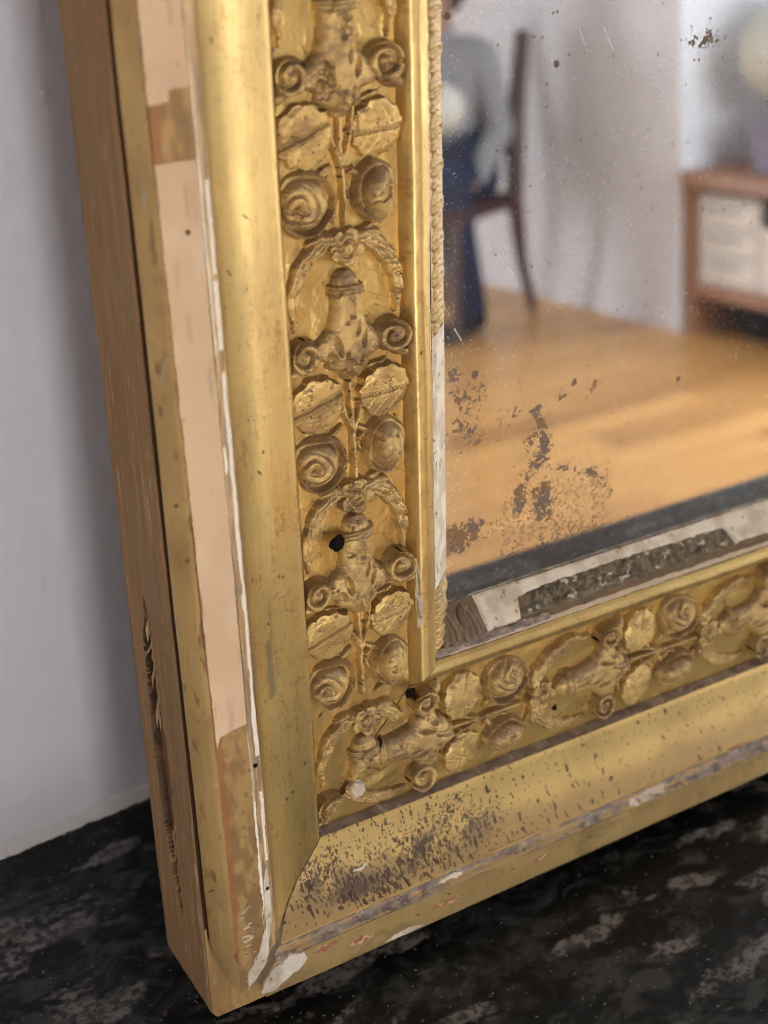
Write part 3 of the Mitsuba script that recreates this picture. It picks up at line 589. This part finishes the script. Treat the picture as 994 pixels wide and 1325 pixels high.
f_spray_l = lambda X, Y: f_spray(-X * 1.03 + .4 * np.sin(Y * .5), Y)
f_scroll_l = lambda X, Y: f_scroll(-X, Y)
def f_tendril(X, Y):     # small curled leaves that fill the ground beside stem and scrolls
    H = np.zeros_like(X)
    for cx, cy, rx, ry, a, h in ((-5.5, -62.5, 3.6, 1.2, .6, 2.6), (5.0, -63.5, 3.4, 1.1, -.5, 2.4), (-11, -42.5, 4.2, 1.0, -.15, 2.3), (11, -41.5, 4.0, 1.0, .2, 2.2), (-8.2, -81.5, 3.6, 1.2, -.5, 2.6), (8.6, -81.8, 3.4, 1.2, .5, 2.5), (2.6, -69, .9, 3.2, .2, 2.6), (-2.6, -76, .9, 3.0, -.2, 2.4)):
        e, x, y = ell(X, Y, cx, cy, rx, ry, a, h, .45)
        H = np.maximum(H, np.where(e > 0, np.maximum(e - .7 * np.exp(-(y / .25) ** 2), .2), 0))
    return H
PIECES = [  # name, function, extent, centre (mm from flower), variants
    ('rose', f_rose, (-10, 10.5, -10.5, 10.5), (-12.9, -71.8), 1.1), ('rose_bud', f_bud, (-9.5, 9.5, -10.5, 10.5), (12.0, -71.5), 1.1),
    ('leaf', leaf_fn(math.pi + .28, (.05, .16)), (-9.8, 9.8, -9.8, 9.8), (-12.4, -51.2), 1.13), ('leaf', leaf_fn(-.04, (-.03, .17), True), (-9.8, 9.8, -9.8, 9.8), (12.8, -51.2), 1.1),
    ('flower', f_flower, (-6.6, 6.6, -6.6, 6.6), (0, 0), 1.12), ('leaf_spray', f_spray, (0, 23, -26, 6), (0, 0), 1.0), ('leaf_spray', f_spray_l, (-23, 0, -26, 6), (0, 0), 1.0),
    ('scroll', f_scroll, (-6, 8.5, -8, 6), (16.2, -32), 1.05), ('scroll', f_scroll_l, (-8.5, 6, -8, 6), (-16.4, -33.5), 1.05), ('urn', f_urn, (-16, 16, -46.5, -7), (0, 0), 1.0), ('tendril', f_tendril, (-22, 22, -86, -40), (0, 0), 1.0), ('stem', f_stem, (-7.5, 7.5, -83.5, -44), (0, 0), 1.0)]
BAND = {'L': GM + '__side_ornament', 'B': GM + '__bottom_ornament'}
base_mesh = {}
for k, (nm, fn, ext, c, z_) in enumerate(PIECES):
    for var in (0, 1, 2):
        base_mesh[k, var] = hf(fn, *ext, .30 if nm not in ('urn', 'stem', 'leaf_spray', 'tendril') else .34, seed=k * 3 + var * 11)
plain = {}
def motif(side, f0, k, var, keep=True):
    nm, fn, ext, c, size = PIECES[k]
    v, f = base_mesh[k, var]
    r = random.Random(int(f0 * 10) * 31 + k)
    a, sc = math.radians(r.uniform(-5, 5)) * (0 if nm in ('stem', 'urn', 'leaf_spray', 'tendril') else 1), size * (1 + r.uniform(-.035, .035))
    R = np.array([[math.cos(a), -math.sin(a), 0], [math.sin(a), math.cos(a), 0], [0, 0, 1]]) * sc
    q = v @ R.T * [1, 1, .96 / size ** .5] + [c[0] + r.uniform(-.4, .4), c[1] + r.uniform(-.4, .4), -5.9]
    if side == 'L': X = np.stack([73.2 + q[:, 0], f0 + q[:, 1], q[:, 2]], 1)
    else: X = np.stack([f0 - q[:, 1], 73.0 - q[:, 0], q[:, 2]], 1); f = f[:, ::-1]
    tri = np.vstack([f[:, [0, 1, 2]], f[:, [0, 2, 3]]])
    m = X[tri].mean(1); dl = m[:, 0] * .985 - m[:, 1]; jag = .9 * (fbm2(m[:, 0] * .25, m[:, 1] * .25, 3) - .5)
    ok = (dl < -.35 + jag) if side == 'L' else (dl > .35 + jag)
    ok &= (m[:, 0 if side == 'L' else 1] > 50.4) & (m[:, 0 if side == 'L' else 1] < 97)
    tri = tri[ok]
    if len(tri) < 40: return
    used = np.unique(tri); ren = np.zeros(len(X), int); ren[used] = np.arange(len(used))
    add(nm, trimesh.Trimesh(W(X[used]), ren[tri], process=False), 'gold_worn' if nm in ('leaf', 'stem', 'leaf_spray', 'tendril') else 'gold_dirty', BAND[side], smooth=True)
for side, starts in (('L', (91.5, 183.3, 270.0, 356.8, 443.6)), ('B', (65.7, 154.5, 243.3, 332.1))):
    for i, f0 in enumerate(starts):
        for k in range(len(PIECES)): motif(side, f0, k, (i + (side == 'B')) % 3)
dab(64.2, 168.4, -1.2, 2.6, 'hole_black', 'burnt_spot', BAND['L'], .35, 4, .6, 'black burnt spot beside the urn')
dab(92.5, 97.0, -1.6, 2.0, 'hole_black', 'burnt_spot', BAND['L'], .5, 5, .7, 'black hole at the mitre of the ornament')
dab(160.0, 66.0, -1.0, 1.2, 'hole_black', 'burnt_spot', BAND['B'], .5, 6, .7)
dab(93.0, 233.9, -.8, 1.1, 'hole_black', 'burnt_spot', BAND['L'], .5, 7, .6)
dab(68.5, 60.5, -4.2, 4.2, 'gesso_white', 'gesso_patch', BAND['B'], .5, 8, .35, 'off-white gesso lump where the ornament is lost')

# ------------------------------------------------------------------ sight edge: carved leaf tongues where they survive, bared gesso and old glue elsewhere
SL = np.array([13.0, -13.0]); SLN = np.linalg.norm(SL); SLD = SL / SLN; SLNORM = np.array([SLD[1] * -1, SLD[0]])
def on_slope(side, s, t, h):
    """t from the inner fillet (0) down to the glass (18 mm), h off the slope"""
    d, w = 106.0 + SLD[0] * t + SLNORM[0] * h, -4.6 + SLD[1] * t + SLNORM[1] * h
    return place(side, np.asarray(s, float), d, w)
def f_tongue(X, Y):
    e, x, y = ell(X, Y, 0, 8.5, 5.6, 9.2, 0, 3.4, .5)
    e = np.where(e > 0, e - 1.7 * np.exp(-(y * 0 + X / .55) ** 2) * (Y < 14) - 1.0 * np.exp(-((np.abs(X) - 2.6 + .1 * (Y - 8)) / .5) ** 2), 0)
    k = ell(X, Y, -5.6, 4.5, 1.6, 4.2, 0, 2.6, .5)[0]
    return np.maximum(np.maximum(e, k), 0) * .48
tv, tf = hf(f_tongue, -7.4, 6.2, -.5, 17.6, .4, 3, .3)
def tongue(side, s0, bsdf, sc=1.0):
    key = ML if side == 'L' else MB_
    X = on_slope(side, s0 + tv[:, 0] * sc, tv[:, 1], tv[:, 2])
    F = tf if side == 'B' else tf[:, ::-1]
    add('sight_leaf', (W(X), F), bsdf, key, smooth=True)
scene['gold_brown'] = twos(bump(prin((0.48, 0.325, 0.13), 0.48, 0.6), t_motif_bump, 0.0004))
for s0 in np.arange(240.5, 470, 12.2): tongue('L', s0, 'gold_brown')
for s0 in (111.5, 122.5, 131.0): tongue('L', s0, 'gold_worn', .9)
scene['gold_sooty'] = twos(bump(prin((0.17, 0.115, 0.07), 0.55, 0.25), t_motif_bump, 0.0004))
for s0 in (116.5, 125.6): tongue('B', s0, 'gold_sooty', .85)
def slope_patch(side, s0, s1, t0f, t1f, hfun, bsdf, name, label=None, ds=.5, dt=.5, seed=0):
    S = np.arange(s0, s1, ds); n = 24
    t0, t1 = t0f(S), t1f(S)
    tt = np.linspace(0, 1, n)
    Tt = t0[:, None] + (t1 - t0)[:, None] * tt[None]; SS = np.repeat(S[:, None], n, 1)
    H = hfun(SS, Tt) * np.clip(np.minimum(tt, 1 - tt) * 9, 0, 1)[None] * np.clip(np.minimum(SS - s0, s1 - SS) / .8, 0, 1) - .12
    X = on_slope(side, SS, Tt, H)
    F = grid_faces(*SS.shape); F = F if side == 'B' else F[:, ::-1]
    return add(name, (W(X.reshape(-1, 3)), F), bsdf, ML if side == 'L' else MB_, smooth=True, label=label)
rg = lambda a, amp, fr, k: (lambda s: a + amp * 2 * (fbm2(s * fr, s * 0, k) - .5))
tb = lambda s: np.interp(s, [128, 147, 149, 160, 200, 215, 255, 257, 262, 420], [15.5, 15.8, 7.5, 7.0, 6.2, 5.5, 2.6, 2.8, 11, 11.5]) + 1.5 * (fbm2(s * .3, s * 0, 6) - .5)
slope_patch('B', 131, 420, lambda s: 17.0 - np.clip(tb(s) * 0 + np.interp(s, [131, 147, 149.5, 165, 200, 250, 257, 260, 420], [14.5, 13.5, 5.0, 3.4, 3.6, 4.4, 4.6, 12.5, 12.5]) + 1.3 * (fbm2(s * .35, s * 0, 6) - .5), 1, 16), rg(18.75, .1, .3, 2),
            lambda s, t: .9 + .25 * (fbm2(s * .3, t * .3, 3) - .5), 'gesso_white', 'bared_gesso', 'white gesso strip along the lower edge of the glass')
slope_patch('B', 148.5, 258.5, rg(4.2, 1.2, .25, 8), lambda s: np.interp(s, [148, 165, 200, 250, 259], [12.8, 14.4, 14.6, 13.8, 13.2]) + 1.4 * (fbm2(s * .35, s * 0, 16) - .5),
            lambda s, t: .75 + 1.7 * (fbm2(s * .35, t * .35, 4) - .4) + 1.0 * (fbm2(s * 1.0, t * 1.0, 5) - .5), 'old_glue', 'glue_patch', 'rough olive brown glue where carving is lost')
slope_patch('L', 135.5, 233.5, rg(-.4, .2, .2, 3), rg(18.7, .15, .2, 12), lambda s, t: .7 + .3 * (fbm2(s * .3, t * .4, 7) - .5), 'gesso_white', 'bared_gesso', 'white gesso strip along the left edge of the glass')
slope_patch('B', 112, 420, rg(-.6, .2, .2, 3), rg(1.5, .6, .22, 12), lambda s, t: .45 + .5 * (fbm2(s * .3, t * .4, 7) - .5), 'gesso_buff', 'gesso_ledge')
scene['gesso_buff'] = twos(prin((.50, .39, .27), .7, 0.0, .3))
slope_patch('B', 106, 160, rg(-.2, .5, .3, 5), rg(3.2, .9, .3, 15), lambda s, t: .8 + 1.4 * (fbm2(s * .5, t * .5, 9) - .4), 'dusty', 'dust_line')
# the glass plate and the boards behind it
gp = box(116.5, FW_ - 116.5, 116.5, FH_ - 116.5, -22.5, -18.3)
def plate():
    v = np.array([[a, b, c] for c in (-18.3, -22.5) for a, b in ((116.5, 116.5), (FW_ - 116.5, 116.5), (FW_ - 116.5, FH_ - 116.5), (116.5, FH_ - 116.5))])
    f = np.array([[0, 1, 2, 3], [7, 6, 5, 4], [0, 4, 5, 1], [1, 5, 6, 2], [2, 6, 7, 3], [3, 7, 4, 0]])
    vv = v[f].reshape(-1, 3); ff = np.arange(24).reshape(6, 4)
    return (W(vv), ff), vv[:, :2]
pm, puv = plate()
add('glass', pm, 'mirror_plate', GM, smooth=False, uv=puv, label='old mirror glass with flaking silver and dark spots')
def fbox(u0, u1, v0, v1, w0, w1, bev=.6):
    b = box(u0, u1, v0, v1, w0, w1, bev); return trimesh.Trimesh(W(b.vertices), b.faces, process=False)
def fuv(u0, u1, v0, v1, w0, w1): pass
# left board: its outer face carries a long split, cut into the surface
VB = -7.7
vs = np.concatenate([np.linspace(VB, 372, 640), np.linspace(380, FH_ + 2, 30)]); ws = np.linspace(-35.5, 8.0, 96)
V_, W_ = np.meshgrid(vs, ws, indexing='ij')
cen = np.interp(V_, [20, 40, 55, 70, 90, 107, 120, 140, 160], [-13.0, -13.3, -15, -16, -16.3, -16.5, -16.3, -15.8, -15.5]) + .6 * (fbm2(V_ * .12, V_ * 0, 3) - .5)
wid = np.interp(V_, [22, 30, 40, 52, 62, 70, 105, 112, 122, 140, 152, 161], [0, 1.2, 2.2, 2.6, 3.6, 4.4, 5.2, 4.6, 4.4, 3.8, 2.2, 0])
wid = wid * 1.35
q = (np.abs(W_ - cen) + 2.6 * (fbm2(V_ * .14, W_ * .35, 6) - .5)) / np.maximum(wid, .05)
dep = 5.5 * ss(1.0, .9, q) * (wid > .1)
shred = dep > .3
fib = (fbm2(V_ * .10 + W_ * .05, W_ * 1.6, 8) - .42) * 6.5
rough_zone = np.clip(ss(112, 118, V_) + ss(62, 54, V_), 0, 1)
dep = dep - np.where(shred, np.clip(fib, -1, 4.6) * rough_zone * ss(1.0, .7, q), 0)
dep += .35 * (fbm2(V_ * .02, W_ * .5, 2) - .5) + .25 * (fbm2(V_ * .05, W_ * 1.6, 12) - .5)
edge = np.exp(-((W_ + 35.5) / 1.0) ** 2) * (.5 + 2.2 * ss(.55, .75, fbm2(V_ * .05, V_ * 0, 9))) + .5 * np.exp(-((W_ - 8.0) / .5) ** 2)
foot = 1.6 * np.exp(-((V_ - VB) / 1.6) ** 2)
off = np.interp(V_, [0, 350], [-2.3, -1.2]) + np.interp(V_, [30, 350], [0, 1.9]) * (-W_ - 5) / 35.0 * .6
U_ = off + dep + edge + foot
BD = GM + '__side_board'
uvb = np.stack([V_.ravel(), W_.ravel()], 1)
FF = grid_faces(*V_.shape)
qs = q.ravel()[FF].mean(1) < 1.02; qs &= (wid.ravel()[FF].mean(1) > .2)
XX = np.stack([U_, V_, W_], -1).reshape(-1, 3)
add('outer_face', (W(XX), FF[~qs]), 'wood_side', BD, smooth=True, uv=uvb)
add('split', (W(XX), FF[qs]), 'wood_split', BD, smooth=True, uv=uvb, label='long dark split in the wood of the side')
hw = XX.reshape(*V_.shape, 3)
fr = hw[:, -1]; fr2 = np.stack([np.full(len(vs), 25.0), vs, np.full(len(vs), 8.0)], 1)
bk = hw[:, 0]; bk2 = np.stack([np.full(len(vs), 60.0), vs, np.full(len(vs), -35.5)], 1)
st = np.stack([fr + [.5, 0, .0], fr * .5 + fr2 * .5 + [0, 0, .2], fr2], 1)
st[:, 0, 2] = 8.0
FE = np.concatenate([np.stack([fr], 1), st], 1); FU = np.stack([np.repeat(vs, 4), np.tile([0, .4, 8, 16], len(vs))], 1).reshape(-1, 4, 2)
kf = int(np.searchsorted(vs, 35.0))
add('front_edge', (W(FE[:kf + 1].reshape(-1, 3)), grid_faces(kf + 1, 4)), 'wood_end', BD, smooth=False, uv=FU[:kf + 1].reshape(-1, 2), label='golden brown end of the side board at the corner')
add('groove', (W(FE[kf:].reshape(-1, 3)), grid_faces(len(vs) - kf, 4)), 'seam_dark', BD, smooth=False, label='dark groove between the wooden side and the gilding')
add('inner_face', fbox(0.9, 25.0, VB + .3, FH_ - 1, -35.2, 7.6, .2), 'wood_plain', BD, smooth=False)
add('bottom_board', cat_([fbox(25.2, FW_ - 1, 3.5, 25.9, -35.0, 7.5), fbox(25.2, FW_ - 1, 26, 104, -35.0, -8.0)]), 'wood_plain', GM, smooth=False)
add('top_board', fbox(25.2, FW_ - 1, FH_ - 104, FH_ - 2, -35.0, -8.0), 'wood_plain', GM, smooth=False)
add('side_board', fbox(FW_ - 104, FW_ - 1, 104.2, FH_ - 104.2, -35.0, -8.0), 'wood_plain', GM, smooth=False)
add('back_panel', fbox(25.2, FW_ - 104.2, 104.2, FH_ - 104.2, -34.0, -23.0), 'wood_plain', GM, smooth=False)
# dark seam between board and moulding
ts = np.linspace(31, FH_, 200)
sm_ = np.stack([np.stack([np.interp(ts, [0, 350], [-1.4, -.2]) + 0.4, ts, np.full(200, 7.7)], 1), np.stack([np.interp(ts, [0, 350], [-1.4, -.2]) + 0.4, ts, np.full(200, 11.0)], 1)], 1)
add('seam', (W(sm_.reshape(-1, 3)), grid_faces(200, 2)), 'seam_dark', GM, smooth=False)
# splinters standing in the split
spl = []
for i in range(120):
    v0 = RNG.choice([RNG.uniform(112, 158), RNG.uniform(28, 66)]); w0 = np.interp(v0, [20, 40, 55, 70, 107, 160], [-13, -13.3, -15, -16, -16.5, -15.5]) + RNG.uniform(-2.2, 2.2)
    L = RNG.uniform(4, 11); th = RNG.normal(0, .22); a = np.array([0.6 + RNG.uniform(-1.2, .4), v0, w0]); b = a + np.array([RNG.uniform(-1.6, .5), -L * math.cos(th), L * math.sin(th)])
    spl.append(chain([[(a, .34), ((a + b) / 2 + RNG.normal(0, .4, 3), .22), (b, .05)]]))
sp = cat_(spl); add('splinter', trimesh.Trimesh(W(sp.vertices), sp.faces, process=False), 'splinter', BD, smooth=False, kind='stuff')

# ------------------------------------------------------------------ what the glass reflects: chair and sitter by the grey wall, low bookcase in the alcove
def rot2(p, o, a):
    p = np.array(p, float); c, s = math.cos(a), math.sin(a)
    return np.array([o[0] + c * p[0] - s * p[1], o[1] + s * p[0] + c * p[1], p[2] + o[2]])
CO, CA = np.array([2.84, -3.80, -0.9]), math.atan2(.405, -.898)     # near rear post, facing direction (local +x)
cp = lambda x, y, z: rot2((x, y, z), CO, CA)
CH = 'dining_chair'
for yy in (0.0, .40):
    add('rear_post', chain([[(cp(-.10, yy, .02), .019), (cp(-.03, yy, .22), .021)], [(cp(-.03, yy, .22), .021), (cp(.0, yy, .45), .032)], [(cp(.0, yy, .45), .032), (cp(-.03, yy, .72), .034)], [(cp(-.03, yy, .72), .034), (cp(-.10, yy, 1.0), .028)]], edge=.02), 'chair_wood', CH, smooth=True)
    add('front_leg', chain([[(cp(.44, yy, .02), .014), (cp(.41, yy, .43), .022)]]), 'chair_wood', CH, smooth=True)
def hexbox(f, x0, x1, y0, y1, z0, z1, bev):
    b = box(x0, x1, y0, y1, z0, z1, bev); return trimesh.Trimesh(np.array([f(*p) for p in b.vertices]), b.faces, process=False)
add('seat', hexbox(cp, -.01, .45, -.02, .42, .42, .47, .012), 'seat_fabric', CH, smooth=False)
add('back_rail', hexbox(cp, -.03, -.0, .02, .38, .60, .67, .006), 'chair_wood', CH, smooth=False)
tag(CH, 'dark wooden dining chair with curved rear posts against the grey wall', 'chair')
PE = 'person'
H_ = lambda *b: [(cp(*p), r) for p, r in b]
add('top', chain([H_(((.10, .20, .72), .125), ((.13, .20, .80), .135)), H_(((.13, .20, .75), .135), ((.12, .08, .95), .075), ((.12, .32, .95), .075)), H_(((.12, .20, .98), .06), ((.13, .20, 1.04), .055)),
                  H_(((.12, .04, .95), .06), ((.10, -.01, .70), .05)), H_(((.10, -.01, .70), .05), ((.22, .02, .56), .042)), H_(((.12, .36, .95), .06), ((.12, .41, .70), .05)), H_(((.12, .41, .70), .05), ((.30, .36, .58), .042))], edge=.02), 'cloth_grey', PE, smooth=True)
add('trousers', chain([H_(((.12, .12, .60), .125), ((.12, .28, .60), .125)), H_(((.12, .11, .54), .11), ((.36, .06, .56), .085)), H_(((.36, .06, .56), .08), ((.26, .05, .10), .06)), H_(((.12, .29, .54), .11), ((.42, .32, .56), .085)), H_(((.42, .32, .56), .08), ((.36, .33, .10), .06))], edge=.02), 'cloth_navy', PE, smooth=True)
add('head', chain([H_(((.13, .20, 1.02), .05), ((.15, .20, 1.14), .055)), H_(((.14, .20, 1.24), .095), ((.19, .20, 1.16), .07)), H_(((.225, .20, 1.20), .02), ((.25, .20, 1.18), .014)), H_(((.14, .11, 1.20), .02), ((.13, .10, 1.22), .018)), H_(((.14, .29, 1.20), .02), ((.13, .30, 1.22), .018))], edge=.015), 'skin', PE, smooth=True)
add('hair', chain([H_(((.11, .20, 1.27), .10), ((.10, .20, 1.18), .09))], edge=.02), 'hair_brown', PE, smooth=True)
for yy, xx in ((.03, .24), (.35, .33)):
    fing = [H_(((xx, yy, .555), .034), ((xx + .07, yy, .535), .03))]
    for k in range(4): fing.append(H_(((xx + .08, yy - .028 + .018 * k, .535), .010), ((xx + .135 - .006 * abs(k - 1.5), yy - .03 + .019 * k, .50), .008)))
    fing.append(H_(((xx + .02, yy - .03, .55), .011), ((xx + .07, yy - .055, .535), .009)))
    add('hand', chain(fing, edge=.008), 'skin', PE, smooth=True)
for yy, xx in ((.05, .26), (.33, .36)):
    add('shoe', chain([H_(((xx - .03, yy, .05), .045), ((xx + .15, yy, .035), .035))], edge=.02), 'bag_black', PE, smooth=True)
tag(PE, 'person in grey top and dark navy trousers sitting on the dark wooden chair', 'person')
pc = chain([H_(((.30, .10, .80), .085), ((.31, .22, .78), .08), ((.24, .16, .82), .07))], edge=.02)
add('pale_bundle', pc, 'pale_cloth', smooth=True, label='pale round bundle held on the lap of the seated person', cat='bundle')
BC = 'bookcase'
for nm, b in (('top_board', (3.08, 3.49, -3.18, -2.5, -.39, -.34)), ('upright', (3.1, 3.49, -3.18, -3.14, -.9, -.392)), ('upright', (3.1, 3.49, -2.54, -2.5, -.9, -.392)), ('shelf', (3.1, 3.49, -3.138, -2.542, -.76, -.715)), ('back_panel', (3.47, 3.49, -3.138, -2.542, -.9, -.392))):
    add(nm, box(*b, .003), 'cabinet_wood' if nm != 'back_panel' else 'box_dark', BC, smooth=False)
tag(BC, 'low reddish brown bookcase in the white alcove', 'bookcase')
DU = 'drawer_unit'
add('case', cat_([box(3.12, 3.44, -3.13, -2.86, -.714, -.705), box(3.12, 3.44, -3.13, -2.86, -.425, -.415), box(3.12, 3.44, -3.13, -3.122, -.705, -.425), box(3.12, 3.44, -2.868, -2.86, -.705, -.425), box(3.43, 3.44, -3.122, -2.868, -.705, -.425)]), 'paper_white', DU, smooth=False)
for z in (-.700, -.608, -.516):
    dk = add('drawer', box(3.115, 3.42, -3.119, -2.871, z, z + .084, .004), 'paper_white', DU, smooth=False)
    scene[f'{dk}__handle'] = mikit.ply(box(3.098, 3.1145, -3.09, -2.93, z + .05, z + .064, .003), 'paper_grey', smooth=False)
tag(DU, 'white three-drawer box with grey handles on the bookcase shelf', 'drawer unit')
WB = 'file_box'
add('body', box(3.12, 3.44, -2.85, -2.57, -.714, -.53, .004), 'paper_white', WB, smooth=False); add('lid', box(3.114, 3.446, -2.856, -2.564, -.5295, -.50, .004), 'paper_white', WB, smooth=False)
add('label_tag', box(3.116, 3.1195, -2.76, -2.66, -.65, -.60), 'book_yellow', WB, smooth=False)
tag(WB, 'white lidded box with a buff tag beside the drawers', 'box')
add('dark_case', box(3.13, 3.40, -2.84, -2.58, -.4995, -.41, .008), 'box_dark', smooth=False, label='dark flat case lying on the white lidded box', cat='case')
bm = chain([[((3.24, -2.95, -.80), .09), ((3.26, -2.65, -.80), .09), ((3.3, -2.8, -.74), .07)]], edge=.03); bm.apply_translation([0, 0, -.012])
bm.vertices[:, 2] = np.maximum(bm.vertices[:, 2], -.899); bm.vertices[:, 2] = np.minimum(bm.vertices[:, 2], -.765)
add('black_bag', bm, 'bag_black', smooth=True, label='soft black bag on the floor under the bookcase shelf', cat='bag')
add('storage_box', cat_([box(3.16, 3.42, -2.93, -2.6, -.339, -.21, .006), box(3.15, 3.43, -2.94, -2.59, -.209, -.18, .004)]), 'lilac_box', smooth=False, label='lidded lilac grey box on top of the bookcase', cat='box')
cu = chain([[((3.30, -2.93, .02), .15), ((3.32, -2.65, -.02), .15), ((3.34, -2.88, .14), .10), ((3.30, -2.72, .16), .09)]], edge=.03)
add('cushion', cu, 'pale_cloth', smooth=True, label='pale round cushion resting on the lilac grey box', cat='cushion')
